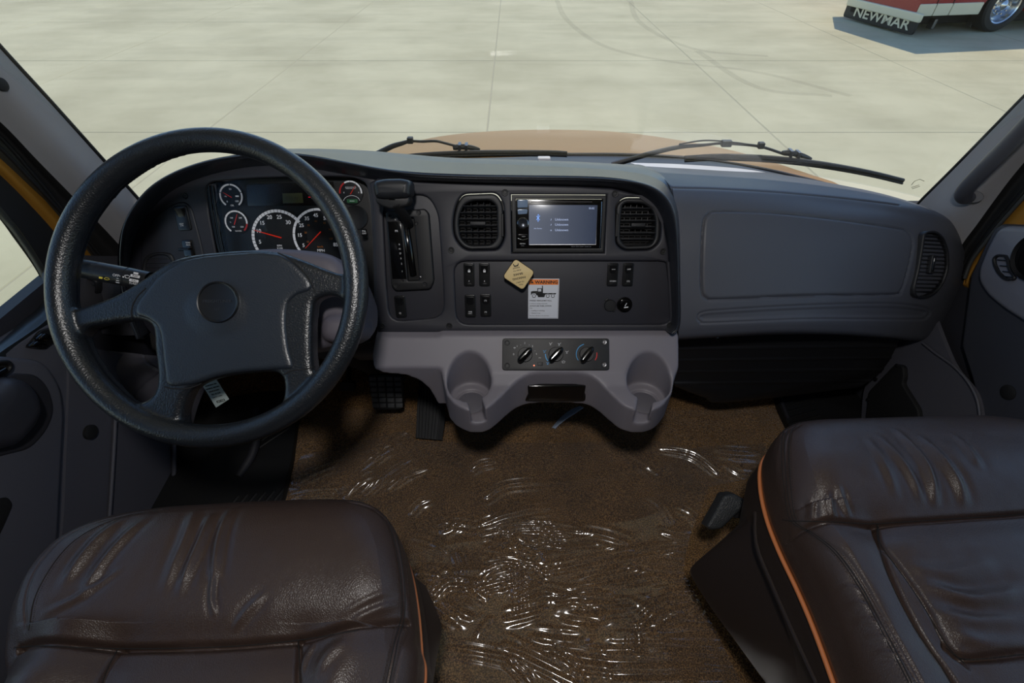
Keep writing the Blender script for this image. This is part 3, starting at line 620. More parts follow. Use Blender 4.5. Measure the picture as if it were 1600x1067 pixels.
# ---- sockets
a, b = PC.loc(953, 477, H2); cap = lathe('socket_cap', [(0.0125, -0.002), (0.0125, 0.003), (0.0115, 0.0045), (0.010, 0.0045), (0.0095, 0.0038), (0.0001, 0.004)], PC.mat(a, b, H2), black, dash, 30)
lbox('cap_tab', PC, a-0.0075, b+0.0125, 0.008, 0.004, H2-0.001, H2+0.003, 0.001, black, cap, 0.7); lbox('cap_tab', PC, a+0.009, b-0.010, 0.008, 0.005, H2-0.001, H2+0.003, 0.001, black, cap, 0.7)
a, b = PC.loc(977, 477, H2+0.008); lt = lathe('cigarette_lighter', [(0.0165, -0.012), (0.0165, -0.004), (0.0155, 0), (0.0125, 0.0), (0.012, 0.006), (0.0112, 0.0095), (0.0095, 0.0095), (0.009, 0.008), (0.0001, 0.008)], PC.mat(a, b, H2+0.004), gloss, dash, 40)
text('symbol', '/', PC, a, b+0.002, 0.009, white_ink, lt, H2+0.0122, local=True, rot=-0.2, bold=0.04); lbox('symbol', PC, a+0.001, b-0.0035, 0.009, 0.0022, H2+0.0121, H2+0.0124, 0.0001, white_ink, lt, 0.15)

# ================================================================ GEAR SELECTOR
gs = thing('gear_selector', PC.W(*PC.loc(640, 452, H2), H2), 'black gear selector plate with T-handle lever right of the instrument cluster', 'gear selector')
gp = ROUND([(602, 331), (663, 326), (670, 334), (678, 440), (672, 452), (618, 455), (611, 447)], 4)
slot = ROUND([(630, 340), (646, 340), (655, 438), (637, 439)], 2)
plate('selector_plate', PC, gp, [slot], H2, 0.003, 0.003, black, gs)
plate('slot_bottom', PC, [(625, 335), (652, 335), (660, 444), (632, 444)], [], H2-0.001, H2+0.0008, 0.0003, black_soft, gs)
plate('index_strip', PC, [(605, 346), (626, 346), (635, 436), (613, 436)], [], 0.002, 0.0042, 0.001, gloss, gs)
arcp = []
for k in range(26):
    px = 634+12*k/25; py = 350+80*k/25; arcp.append(WPC(px, py, -0.006+0.010*math.sin(math.pi*k/25)))
tube('slot_shutter', arcp, 0.007, gloss, gs, 10, flat=0.6)
for s, x, y in (('PR', 619.5, 361), ('R', 624, 382), ('N', 624.7, 389), ('D', 625.5, 396), ('3', 626.5, 404), ('2', 627.5, 412), ('1', 628.5, 424)): text('lettering', s, PC, x, y, 0.0058 if len(s) > 1 else 0.0048, white_ink, gs, 0.0045, rot=0.05)
for x, y in ((610, 338), (654, 332), (619, 446), (664, 444)): screw(x, y, 0.003, 0.005, gs)
for x, y in ((651, 349), (619, 342), (658, 431), (629, 438)): screw(x, y, 0.003, 0.003, gs, m=steel if y in (342, 431) else black)
stem = [WPC(638, 352, -0.01), WPC(636, 345, 0.02), WPC(628, 332, 0.05), WPC(618, 318, 0.075)]
tube('lever_stem', catmull(stem, 16), np.linspace(0.011, 0.009, 16), black, gs, 12, flat=0.7)
# knob: a wide moulded T-handle, rounded crown above an undercut
hk = 0.085; kp = Plane(WPC(611, 300, hk), PC.x, PC.y)
crown = ROUND([(582, 291), (585, 283), (600, 279.5), (625, 279), (638, 281.5), (642, 288), (641.5, 305), (636, 309), (600, 311), (586, 309)], 5)
lower = ROUND([(586, 308), (640, 305), (641, 315), (637, 322), (610, 327), (596, 322), (588, 316)], 4)
o1 = PC.L(crown, hk); V1, f1 = plate_mesh(o1, [], hk-0.034, hk+0.006, 0.012, 5); V1 = [tuple(PC.W(*v)) for v in V1]
o2 = PC.L(lower, hk-0.012); V2, f2 = plate_mesh(o2, [], hk-0.036, hk-0.008, 0.004, 3); V2 = [tuple(PC.W(*v)) for v in V2]
mesh('knob', V1, f1, M_('knob_rubber', srgb(30, 32, 36), 0.42, bump=('noise', 1500, 0.15, 0.0003)), gs, sharp=50); mesh('knob_underside', V2, f2, black, gs, sharp=50)
a, b = PC.loc(612, 309.5, hk-0.006); lbox('release_button', PC, a, b, 0.012, 0.006, hk-0.02, hk-0.004, 0.002, gloss, gs)

# ================================================================ RADIO
rd = thing('car_radio', PC.W(*PC.loc(873, 394, 0), 0), 'double-height touchscreen radio with a round volume knob between the air vents', 'car radio')
plate('mounting_frame', PC, [(799.5, 304.5), (947.5, 305), (943.7, 394.7), (800.5, 394.7)], [[(806, 310.5), (942, 311), (939, 388), (807, 388)]], -0.014, -0.001, 0.0015, black, rd)
plate('face_plate', PC, [(806.5, 311), (941.5, 311.5), (938.5, 387.5), (807.5, 387.5)], [], -0.014, -0.002, 0.0015, gloss, rd)
def screen_mat():
    m, n, l, p = new_mat('radio_screen'); p.inputs['Base Color'].default_value = srgb(16, 18, 22); p.inputs['Roughness'].default_value = 0.15
    g = n.new('ShaderNodeTexCoord'); s = n.new('ShaderNodeSeparateXYZ'); l.new(g.outputs['Object'], s.inputs[0])
    r = n.new('ShaderNodeValToRGB'); r.color_ramp.elements[0].color = srgb(98, 104, 118); r.color_ramp.elements[1].color = srgb(52, 60, 78); mr = n.new('ShaderNodeMapRange'); mr.inputs['From Min'].default_value = -0.07; mr.inputs['From Max'].default_value = 0.07
    l.new(s.outputs[0], mr.inputs['Value']); l.new(mr.outputs[0], r.inputs[0]); l.new(r.outputs[0], p.inputs['Emission Color']); p.inputs['Emission Strength'].default_value = 0.9; return m
scr = plate('screen', PC, [(826.5, 320), (933.5, 320.5), (931, 382.5), (826.5, 382.5)], [], -0.003, -0.0012, 0.0003, screen_mat(), rd)
lit = M_('screen_text', srgb(150, 160, 185), 0.5, emit=(srgb(150, 165, 200), 0.8)); litb = M_('screen_blue', srgb(120, 160, 235), 0.5, emit=(srgb(120, 165, 240), 0.9))
for i, y in enumerate((343, 351, 359.5)):
    text('lettering', 'Unknown', PC, 867, y, 0.0068, lit, scr, -0.0010, align='LEFT'); text('symbol', ('\u266a', '\u266a', 'o')[i], PC, 861, y, 0.006, lit, scr, -0.0010)
text('lettering', '05:02', PC, 924.5, 325.5, 0.005, lit, scr, -0.0010); text('lettering', 'No Device', PC, 840.5, 357, 0.0036, lit, scr, -0.0010)
bt = [(-1, 1), (1, -1), (0, -2), (0, 2), (1, 1), (-1, -1)]; a, b = PC.loc(840.8, 340.5, -0.001); tube('symbol', [PC.W(a+x*0.0032, b+y*0.0036, -0.0009) for x, y in bt], 0.00055, litb, scr, 5)
tube('screen_edge', [PC.W(*PC.loc(x, y, -0.001), -0.001) for x, y in ((933.5, 321), (931, 382), (827, 382.3))], 0.0007, steel, rd, 5); tube('trim_line', [PC.W(*PC.loc(x, y, -0.001), -0.001) for x, y in ((940.5, 315), (939, 352), (937.3, 388))], 0.0006, chrome, rd, 5)
tube('disc_slot', [PC.W(*PC.loc(x, y, -0.0018), -0.0018) for x, y in ((830, 315.2), (925, 315.5))], 0.0008, steel, rd, 5)
btn = M_('radio_button', srgb(96, 110, 128), 0.2, coat=0.5, emit=(srgb(120, 150, 190), 0.12))
plate('button', PC, ROUND([(808.5, 312), (824.5, 312), (824.5, 324), (808.5, 324.5)], 1.5), [], -0.003, 0.0, 0.0008, btn, rd); plate('button', PC, ROUND([(808.5, 327), (824.5, 327), (823.5, 334), (809.5, 335)], 1.5), [], -0.003, 0.0, 0.0008, btn, rd)
plate('button', PC, ROUND([(809, 366), (824.5, 366), (824.5, 371), (817, 373.5), (809, 371)], 1.5), [], -0.003, -0.0004, 0.0006, gloss, rd)
tube('trim_line', [PC.W(*PC.loc(x, y, -0.001), -0.001) for x, y in ((809, 325.5), (817, 326.5), (825, 325.5))], 0.0005, chrome, rd, 5); tube('trim_line', [PC.W(*PC.loc(x, y, -0.001), -0.001) for x, y in ((809, 372.5), (817, 375), (825, 372.5))], 0.0005, chrome, rd, 5)
a, b = PC.loc(817, 349, 0.004); kn = lathe('volume_knob', [(0.0108, -0.004), (0.0108, 0.002), (0.0098, 0.007), (0.0085, 0.0078), (0.006, 0.0066), (0.0001, 0.0062)], PC.mat(a, b, 0), M_('knob_satin', srgb(60, 64, 72), 0.25, metal=0.6), rd, 40)
lathe('knob_ring', [(0.0106, 0.0), (0.0112, 0.001), (0.0112, 0.0026), (0.0106, 0.003)], PC.mat(a, b, 0), chrome, kn, 40)
text('lettering', 'clarion', PC, 816.5, 380.5, 0.0040, white_ink, rd, -0.0014); text('lettering', 'NX404', PC, 816.5, 384, 0.0022, grey_ink, rd, -0.0014); text('lettering', 'AUDIO', PC, 818, 369.5, 0.0022, white_ink, rd, 0.0002)
text('lettering', 'VISUAL  NAVI  USB/BT  TUNER  HD', PC, 908, 385.3, 0.0026, grey_ink, rd, -0.0014)

# ================================================================ PARKING BRAKE TAG + WARNING LABEL
pk = thing('parking_brake_knob', PC.W(*PC.loc(811, 452, H2), H2), 'yellow diamond parking brake knob beside the warning sticker', 'brake knob')
yel = M_('aged_yellow_plastic', srgb(214, 190, 136), 0.5, var=0.05); hT = 0.026
tagp = ROUND([(805, 404), (836, 425), (817, 454), (785, 433)], 6, 5)
plate('knob_face', PC, tagp, [], hT-0.010, hT, 0.002, M_('knob_edge', srgb(52, 42, 30), 0.5), pk); plate('face_label', PC, [(p[0]+(811-p[0])*0.035, p[1]+(429-p[1])*0.035-0.3) for p in tagp], [], hT-0.001, hT+0.0006, 0.0003, yel, pk)
a, b = PC.loc(811, 432, 0.0); lathe('knob_shaft', [(0.009, -0.009), (0.009, -0.002), (0.006, 0.0), (0.006, 0.018)], PC.mat(a, b, 0), black, pk, 24)
ro = math.radians(180+12)
for s, x, y, z in (('RELEASE', 806.7, 418.5, 0.0034), ('PUSH TO', 808, 422.5, 0.0034), ('BRAKE', 809.5, 428.2, 0.0058), ('PARKING', 811, 434.5, 0.0058), ('TO APPLY', 812.5, 440.5, 0.0034), ('PULL', 814, 444.5, 0.0034)): text('lettering', s, PC, x, y, z, black_ink, pk, hT+0.0008, rot=ro, sx=1.1, bold=0.015)
a, b = PC.loc(806, 413, hT); tube('symbol', [PC.W(a+x, b+y, hT+0.001) for x, y in ((-.005, .001), (-.004, -.002), (0, -.003), (.004, -.001), (.005, .002))], 0.0009, black_ink, pk, 5); lbox('symbol', PC, a+0.0005, b-0.0035, 0.009, 0.0013, hT+0.0006, hT+0.0009, 0.0001, black_ink, pk, ro)
wl_ = plate('warning_sticker', PC, [(825.3, 435.2), (874, 435.5), (872.2, 497.7), (825, 497.5)], [], H2-0.0002, H2+0.0006, 0.0002, M_('sticker_white', srgb(205, 208, 216), 0.5)); tag(wl_, 'white and orange WARNING sticker with a truck drawing on the centre panel', 'sticker')
hs = H2+0.0007
plate('header_band', PC, [(826.6, 436.3), (872.5, 436.6), (872.2, 445), (826.6, 444.8)], [], H2+0.0004, hs, 0.0001, M_('orange_print', srgb(240, 130, 50), 0.5), wl_)
text('lettering', 'WARNING', PC, 853.8, 441, 0.0088, black_ink, wl_, hs, sx=1.1, bold=0.035); text('symbol', '\u25b2', PC, 831.5, 441, 0.007, black_ink, wl_, hs)
for p0, p1 in (((826.4, 436.2), (826.2, 496.5)), ((872.7, 436.5), (871.2, 496.7)), ((826.2, 496.5), (871.2, 496.7))): tube('border_line', [WPC(p0[0], p0[1], hs), WPC(p1[0], p1[1], hs)], 0.00018, black_ink, wl_, 4)
def pic(pts, name='truck_drawing', m=black_ink): return plate(name, PC, pts, [], H2+0.0005, hs, 0.00005, m, wl_)
paper = M_('sticker_paper', srgb(205, 208, 216), 0.5)
for q_ in ([(829.5, 455.5), (833, 454.6), (848, 454.6), (848, 461.5), (838.5, 461.5), (836.5, 458.5), (832, 458.5), (829.5, 461.5)], [(839.5, 450.3), (848.5, 450.3), (848.5, 464.3), (840.5, 464.3), (839.5, 458)], [(846.9, 446.3), (848.4, 446.3), (848.4, 451), (846.9, 451)], [(848, 457.8), (869.5, 457.8), (868, 460), (848, 460)], [(848, 460), (852, 460), (850.5, 464.3), (848, 464.3)]): pic(q_)
plate('truck_window', PC, [(840.8, 451.6), (845.7, 451.6), (845.7, 455.4), (840.8, 455.4)], [], H2+.0005, hs+.0001, .00002, paper, wl_)
for x in (834.3, 855.8, 863.8):
    a, b = PC.loc(x, 462.3, hs); lathe('truck_wheel', [(.0045, 0), (.0045, .0001), (.0001, .00015)], PC.mat(a, b, hs), paper, wl_, 20); tube('truck_wheel', [PC.W(a+0.0033*math.cos(t), b+0.0033*math.sin(t), hs+.0002) for t in np.linspace(0, 2*math.pi, 20)[:-1]], 0.0006, black_ink, wl_, 5, closed=True)
for s, y, z, bo in (('PARKED VEHICLE MAY ROLL.', 469.7, 0.0036, .02), ('In addition to setting parking brake,', 474.3, 0.0026, 0), ('ALWAYS USE WHEEL CHOCKS', 478, 0.0033, .02), ('when:', 481.2, 0.0026, 0), ('  \u2022 Loading or unloading', 485.2, 0.0032, 0), ('  \u2022 Vehicle in tow', 489.2, 0.0032, 0), ("See Driver's Manual for more information", 493.3, 0.0024, 0)):
    text('lettering', s, PC, 827.7, y, z, black_ink, wl_, hs, align='LEFT', bold=bo)

# ================================================================ INSTRUMENT CLUSTER
ic = thing('instrument_cluster', PC.W(*PC.loc(450, 480, -0.05), -0.05), 'instrument cluster with white-ringed speedometer and tachometer behind the steering wheel', 'instrument cluster')
hf = -0.050
plate('back_panel', PC, [(300, 262), (600, 256), (606, 505), (330, 500)], [], hf-0.01, hf, 0.001, M_('cluster_face', srgb(24, 25, 27), 0.45), ic)
cl = np.array(PC.L(clus, -0.016)); A_ = np.array([PC.W(a, b, -0.020) for a, b in cl]); B_ = np.array([PC.W(a*0.99, b, hf) for a, b in cl]); surf('bezel_wall', np.stack([np.vstack([A_, A_[:1]]), np.vstack([B_, B_[:1]])]), gloss, ic, 0.002)
def gauge(px, py, rpx, a0, a1, seg, label, ringm=lit_ink, redfrom=None, wd=0.13, gap_=0.03, disc=True):
    a, b = PC.loc(px, py, hf+0.004); r = rpx*1.02/F*1.0
    g = lathe('gauge', [(r*1.04, 0), (r*1.04, 0.0035), (r*1.0, 0.004), (0.0001, 0.004)], PC.mat(a, b, hf), gauge_face, ic, 48); tag(g, label)
    for k in range(seg):
        t0 = a0+(a1-a0)*(k+gap_)/seg; t1 = a0+(a1-a0)*(k+1-gap_)/seg; n = max(3, int(abs(t1-t0)/8)+2); V = []
        for j in range(n):
            t = math.radians(t0+(t1-t0)*j/(n-1))
            for q in (1.0, 1.0-wd): V.append((r*q*math.cos(t), r*q*math.sin(t), 0))
        V2 = [(x, y, 0.0003) for x, y, z in V]; N = len(V); fc = []
        for j in range(n-1): fc += [(2*j, 2*j+1, 2*j+3, 2*j+2), (N+2*j, N+2*j+2, N+2*j+3, N+2*j+1), (2*j, 2*j+2, N+2*j+2, N+2*j), (2*j+1, N+2*j+1, N+2*j+3, 2*j+3)]
        mesh('scale_segment', V+V2, fc, red_ink if redfrom is not None and k >= redfrom[0] and k < redfrom[1] else ringm, g, M=PC.mat(a, b, hf+0.0041), smooth=False, recal=True)
    return g
def needle(g, x0, y0, x1, y1, w=0.0013):
    a = np.array(WPC(x0, y0, hf+0.007)); b = np.array(WPC(x1, y1, hf+0.007)); tube('needle', [a, a*.5+b*.5, b], [w, w*.8, w*.35], needle_m, g, 6, flat=0.5)
ht = hf+0.0043
g = gauge(361, 306, 17.5, 235, -55, 4, 'oil pressure gauge'); needle(g, 362, 308.5, 348, 300.5, .0010)
for s, x, y, z in (('50', 359.5, 295.5, .0052), ('0', 355, 315, .0052), ('100', 370, 314.5, .0052), ('OIL', 363, 321, .0046), ('PSI', 352.5, 307, .0036)): text('lettering', s, PC, x, y, z, lit_ink, g, ht)
lbox('symbol', PC, *PC.loc(370.5, 306.5, ht), 0.007, 0.0028, ht, ht+.0003, .0001, lit_ink, g)
g = gauge(369, 347, 17.5, 235, -50, 7, 'water temperature gauge', redfrom=(6, 7), gap_=0.02); needle(g, 366, 351, 370.5, 334.5, .0012)
for s, x, y, z in (('150', 361.5, 340.5, .0044), ('200', 375.5, 340.5, .0044), ('100', 364.5, 354.5, .0044), ('250', 378, 354.5, .0044), ('WATER', 372.5, 361, .0040), ('\u00b0F', 360, 347.5, .0036)): text('lettering', s, PC, x, y, z, lit_ink, g, ht)
g = gauge(437, 372, 43, 222, 35, 25, 'tachometer', wd=0.10, gap_=0.07); needle(g, 439.5, 371.5, 396.5, 359.5, .0022)
for s, x, y in (('5', 406.3, 378), ('10', 404, 361), ('15', 409.5, 348.5), ('20', 421, 339.5), ('25', 436.3, 339.2), ('30', 450.3, 347.5)): text('lettering', s, PC, x, y, .0110, lit_ink, g, ht, bold=0.01)
text('lettering', 'RPM\nX100', PC, 437, 386, .0055, lit_ink, g, ht)
g = gauge(500, 369, 42, 220, -40, 17, 'speedometer', wd=0.085, gap_=0.025); needle(g, 501, 362, 477, 388, .0022)
for s, x, y in (('5', 474.3, 383.5), ('15', 468.3, 367.5), ('25', 471, 352.3), ('35', 479.5, 341.5), ('45', 493.3, 336.5), ('55', 509, 341), ('65', 519.8, 351.8), ('75', 526.5, 366.3), ('85', 524.5, 382.3)): text('lettering', s, PC, x, y, .0104, lit_ink, g, ht, bold=0.01)
for s, x, y in (('10', 481, 378), ('20', 477.5, 363.5), ('30', 482, 352), ('60', 493.5, 345.5), ('80', 507, 348.5), ('100', 516, 358.5), ('120', 517, 373)): text('lettering', s, PC, x, y, .0052, orange_ink, g, ht)
text('lettering', 'km/h', PC, 500.5, 385.5, .0062, orange_ink, g, ht); text('lettering', 'MPH', PC, 501.5, 391.5, .0080, lit_ink, g, ht)
g = gauge(548, 301, 17.5, 185, -5, 6, 'fuel gauge', redfrom=(0, 2)); needle(g, 547.5, 303.5, 555, 290, .0012)
text('lettering', 'ULTRA LOW SULFUR\nDIESEL FUEL ONLY', PC, 548, 293.5, .0024, lit_ink, g, ht); text('lettering', 'E', PC, 537.5, 301, .004, lit_ink, g, ht); text('lettering', 'F', PC, 560.5, 301, .004, lit_ink, g, ht)
dfr = plate('level_window', PC, ROUND([(541.5, 311), (558, 311), (559, 317), (542.5, 317)], 1), [], hf+0.003, hf+0.005, .0003, M_('green_lcd', srgb(40, 74, 52), 0.3, emit=(srgb(50, 110, 70), .2)), ic); text('lettering', '0 0 0 0', PC, 550, 314.2, .0032, lit_ink, dfr, hf+.0052)
tube('scale_line', [WPC(549.5+13*math.cos(t), 315.5-10*math.sin(t), hf+.004) for t in np.linspace(0.2, math.pi-0.2, 14)], .0004, lit_ink, dfr, 5)
a, b = PC.loc(557, 340, hf); lathe('blank_gauge', [(0.0245, 0), (0.0245, 0.003), (0.0235, 0.0036), (0.0225, 0.003), (0.0001, 0.003)], PC.mat(a, b, hf), M_('blank_cover', srgb(30, 31, 34), 0.5), ic, 40)
dpl = plate('message_display', PC, [(384, 288), (520, 284), (530, 321), (387, 322)], [], hf, hf+0.003, .0008, M_('display_smoke', srgb(16, 16, 17), 0.2), ic)
plate('lcd_window', PC, [(441, 302), (472, 301.5), (474, 317), (442, 317.5)], [], hf+.003, hf+.0035, .0002, M_('lcd_olive', srgb(50, 54, 34), 0.3, emit=(srgb(60, 66, 36), .12)), dpl); text('lettering', '0:55 AM', PC, 457.5, 309.5, .0085, M_('lcd_digit', srgb(24, 27, 18), .5), dpl, hf+.0037)
tube('warning_light', [WPC(482, 308, hf+.0035), WPC(488, 308, hf+.0035), WPC(489, 308, hf+.0035), WPC(492.5, 308.3, hf+.0035)], [.0005, .0006, .0022, .0002], M_('tell_tale_red', srgb(235, 30, 40), .4, emit=(srgb(240, 20, 45), 1.2)), dpl, 8)
for e_ in ([(325, 290), (329, 320), (338, 370), (346, 400)], [(331, 291), (335, 320), (343, 370), (350, 400)]): tube('reflection_tube', catmull([WPC(a, b, -.022) for a, b in e_], 24), .0028, gloss, ic, 10)  # gloss tubes added to carry the window's reflection on the left bezel
lens = plate('lens', PC, [(p[0]+(455-p[0])*.012, p[1]+(380-p[1])*.012) for p in clus], [], -0.024, -0.022, .0003, thin_glass('cluster_lens', (0.92, 0.92, 0.92, 1), gain=0.22), ic)
# ================================================================ PASSENGER SIDE OF THE DASH
pr = [[(985, 257, 1.26), (1080, 261, 1.25), (1200, 270, 1.23), (1300, 286.5, 1.19), (1380, 303, 1.15), (1445, 323, 1.10), (1475, 338, 1.08)],
      [(1000, 261, 1.18), (1080, 266, 1.17), (1200, 275, 1.15), (1300, 290, 1.12), (1385, 306, 1.10), (1455, 328, 1.07), (1485, 342, 1.07)],
      [(1030, 274, 1.06), (1100, 279, 1.06), (1200, 286, 1.06), (1300, 297, 1.05), (1390, 311, 1.05), (1465, 333, 1.05), (1496, 350, 1.06)],
      [(1048, 291, .975), (1120, 293.5, .98), (1210, 298, .99), (1300, 306, 1.0), (1400, 319, 1.015), (1475, 341, 1.03), (1507, 362, 1.045)],
      [(1052, 302, .945), (1120, 304, .95), (1210, 309, .96), (1300, 318, .975), (1400, 332, .99), (1482, 354, 1.01), (1513, 378, 1.04)],
      [(1055, 330, .905), (1120, 331, .91), (1210, 335, .92), (1300, 342, .935), (1400, 354, .955), (1488, 374, .985), (1516, 398, 1.03)],
      [(1057, 380, .865), (1120, 380, .865), (1210, 382, .875), (1300, 386, .89), (1400, 394, .92), (1490, 405, .96), (1517, 415, 1.02)],
      [(1058, 440, .825), (1120, 439, .825), (1210, 438, .832), (1300, 438, .847), (1395, 442, .88), (1485, 445, .935), (1512, 442, 1.01)],
      [(1059, 490, .795), (1120, 488, .792), (1210, 485, .797), (1300, 484, .812), (1390, 487, .85), (1470, 487, .92), (1500, 473, 1.0)],
      [(1060, 518, .782), (1120, 514, .78), (1210, 509, .783), (1300, 509, .80), (1385, 514, .84), (1455, 517, .91), (1480, 503, .99)],
      [(1060, 530, .790), (1120, 526, .788), (1210, 521, .79), (1300, 521.5, .807), (1385, 527, .85), (1440, 531, .91), (1463, 522, .99)],
      [(1060, 530, .84), (1120, 527, .84), (1210, 523, .84), (1300, 523, .85), (1380, 528, .90), (1430, 532, .95), (1450, 526, 1.02)]]
G = rows_grid(pr, 420, 300); nrm = np_normals(G); PX, PY = proj(G)
seamline = catmull([(1040, 284), (1048, 291.5), (1060, 293), (1120, 294.5), (1210, 299.5), (1300, 307.5), (1375, 316), (1405, 320)], 50)
d = np.zeros(PX.shape)
def cut(poly, w, dep, closed=False):
    global d
    q = pdist(PX, PY, poly, closed); d = d-dep*np.exp(-(q/w)**2)
cut(seamline, 1.1, 0.004)
door_q = catmull([(1096, 450), (1096, 400), (1099, 350), (1106, 335), (1122, 329.5), (1200, 331.5), (1300, 341.5), (1395, 355.5), (1417, 361), (1426, 375), (1424, 400), (1414, 440), (1407, 455), (1392, 460.5), (1250, 462.5), (1125, 468), (1102, 465)], 160, True)
cut(door_q, 1.6, 0.0035, True); ins = inside(PX, PY, door_q); d = d+np.where(ins, 0.0022*np.clip(pdist(PX, PY, door_q, True)/5, 0, 1), 0)
lens_q = catmull([(1090, 497), (1097, 488.5), (1130, 484.5), (1250, 477.5), (1380, 474.5), (1440, 480), (1453, 486.5), (1449, 495), (1435, 499.5), (1350, 499), (1250, 499), (1110, 505), (1095, 503)], 120, True)
cut(lens_q, 1.6, 0.0025, True); ins = inside(PX, PY, lens_q); d = d-np.where(ins, 0.004*np.clip(pdist(PX, PY, lens_q, True)/7, 0, 1), 0)
pp = surf('passenger_panel', G+nrm*d[..., None], grey_pass, dash, 0.012)
for x, y in ((1120, 527.0), (1330, 522.5)): c = WY(x, y, .80 if x < 1200 else .825); lathe('screw', [(.003, 0), (.003, .002), (.0001, .003)], Matrix.Translation(Vector(c)) @ Matrix.Rotation(math.radians(60), 4, 'X'), steel, dash, 12)
# D-shaped end vent
tr = bvh(pp); hit = drape(tr, [(1457, 400), (1458, 420)], 2)
t1 = np.array(drape(tr, [(1440, 410), (1441, 411)], 2)[0]); t2 = np.array(drape(tr, [(1480, 412), (1481, 411)], 2)[0]); t3 = np.array(drape(tr, [(1455, 366), (1455, 367)], 2)[0]); t4 = np.array(drape(tr, [(1450, 460), (1450, 461)], 2)[0])
PV = Plane((t1+t2+t3+t4)/4, t2-t1, t3-t4)
rv_px = ROUND([(1445, 362), (1462, 359.5), (1476, 370), (1484.5, 392), (1485, 420), (1477, 443), (1463, 459), (1446, 466), (1430, 465), (1428, 452), (1436, 420), (1442, 385)], 8); ov_px = [(p[0]+(1458-p[0])*.13, p[1]+(412-p[1])*.055) for p in rv_px]
v = louvre(PV, rv_px, ov_px, 15, 0.010, 'tall D-shaped air vent at the right end of the dash', nv=1, lever=False)
a, b = PV.loc(1457, 413, 0.01); lbox('vent_lever', PV, a, b, 0.014, 0.042, 0.0, 0.0125, 0.002, vent_m, v); lbox('thumb_grip', PV, a, b, 0.007, 0.03, 0.01, 0.0145, 0.002, gloss, v)

# sun patch along the windscreen foot, put in as a pale strip and chip
sun_patch_m = M_('painted_sun_patch', srgb(205, 205, 212), .6)
surf('sun_patch_strip', rows_grid([[(985, 256.5, 1.262), (1065, 259, 1.262), (1159, 266, 1.245), (1221, 277, 1.225), (1292, 291.5, 1.19)], [(1002, 263, 1.20), (1070, 265.5, 1.20), (1159, 272, 1.19), (1221, 281, 1.18), (1288, 292.5, 1.165)]], 50, 6)+np.array([0, 0, .004]), sun_patch_m, dash, .004)
cl_ = WY(850, 249, 1.225); box('sun_patch_chip', cl_-np.array([.016, .008, .004]), cl_+np.array([.016, .008, .006]), sun_patch_m, dash, .003)
# lower black panel under the passenger side
lowm = M_('lower_black_panel', srgb(20, 20, 23), 0.6, bump=('noise', 900, 0.1, 0.0004))
lr = [[(1054, 528, .86), (1200, 522, .86), (1330, 523, .87), (1405, 532, .92)], [(1054, 560, .86), (1200, 560, .86), (1330, 560, .88), (1390, 562, .93)], [(1053, 590, .86), (1200, 600, .86), (1320, 590, .88), (1372, 585, .93)], [(1054, 603, .86), (1105, 619, .86), (1150, 626, .862), (1345, 604, .91)], [(1054, 603, .92), (1105, 619, .92), (1150, 626, .93), (1345, 604, .97)]]
G = rows_grid(lr, 90, 90); nrm = np_normals(G); PX, PY = proj(G); rib = sum(np.exp(-((PY-(545+18*k)+(PX-1050)*.012)/1.6)**2) for k in range(4))
surf('lower_panel', G+nrm*(0.0025*rib)[..., None], lowm, dash, 0.006)
for x, y in ((1134, 615), (1078, 600)): c = WY(x, y, .858); lathe('screw', [(.004, 0), (.004, .002), (.0001, .003)], Matrix.Translation(Vector(c)) @ Matrix.Rotation(math.radians(75), 4, 'X'), black, dash, 12)
# left end of the dash with its side vent, knee panels under the wheel
ends = M_('end_panel_grey', srgb(74, 75, 82), 0.55, bump=('noise', 1500, .12, .0004))
surf('end_panel', rows_grid([[(100, 412, .98), (150, 412, .93), (200, 416, .93), (230, 430, .95)], [(100, 440, .95), (150, 440, .91), (200, 440, .90), (230, 450, .92)], [(100, 480, .92), (150, 484, .88), (200, 488, .87), (230, 490, .89)], [(95, 510, .92), (150, 520, .87), (200, 524, .86), (235, 520, .88)]], 30, 30), ends, dash, 0.01)
PE = Plane(WY(133, 455, .905), (0.93, -0.36, 0), (0, .35, .94))
ev = ROUND([(120, 440), (138, 433), (149, 438), (151, 455), (144, 473), (130, 478), (121, 472)], 6); eo = [(p[0]+(135-p[0])*.22, p[1]+(456-p[1])*.16) for p in ev]
louvre(PE, ev, eo, 4, 0.008, 'small side vent at the left end of the dash, behind the wheel rim', nv=1, lever=False)
knee = M_('knee_panel', srgb(88, 87, 95), 0.55, bump=('noise', 1400, .12, .0004))
kr = [[(120, 548, .86), (180, 549, .84), (250, 556, .82), (330, 556, .82)], [(120, 575, .80), (180, 578, .79), (250, 580, .79), (330, 582, .79)], [(125, 620, .78), (190, 625, .775), (250, 628, .775), (310, 632, .78)], [(140, 655, .79), (200, 662, .79), (250, 668, .79), (300, 668, .80)], [(150, 662, .85), (200, 668, .85), (250, 672, .85), (296, 672, .85)]]
G = rows_grid(kr, 110, 110); nrm = np_normals(G); PX, PY = proj(G); q = pdist(PX, PY, catmull([(196, 632), (222, 605), (250, 582), (262, 572)], 30)); q2 = pdist(PX, PY, catmull([(224, 550), (226, 560), (240, 574), (256, 580)], 20))
surf('knee_panel', G-nrm*(0.004*np.exp(-(q/1.6)**2)+0.004*np.exp(-(q2/1.6)**2))[..., None], knee, dash, 0.008)
box('dash_underside', (-0.86, 0.98, 0.46), (0.95, 1.17, 0.52), black_soft, dash, 0.01)
box('dash_underside', (-0.62, 0.90, 0.42), (-0.20, 1.12, 0.50), black_soft, dash, 0.01)
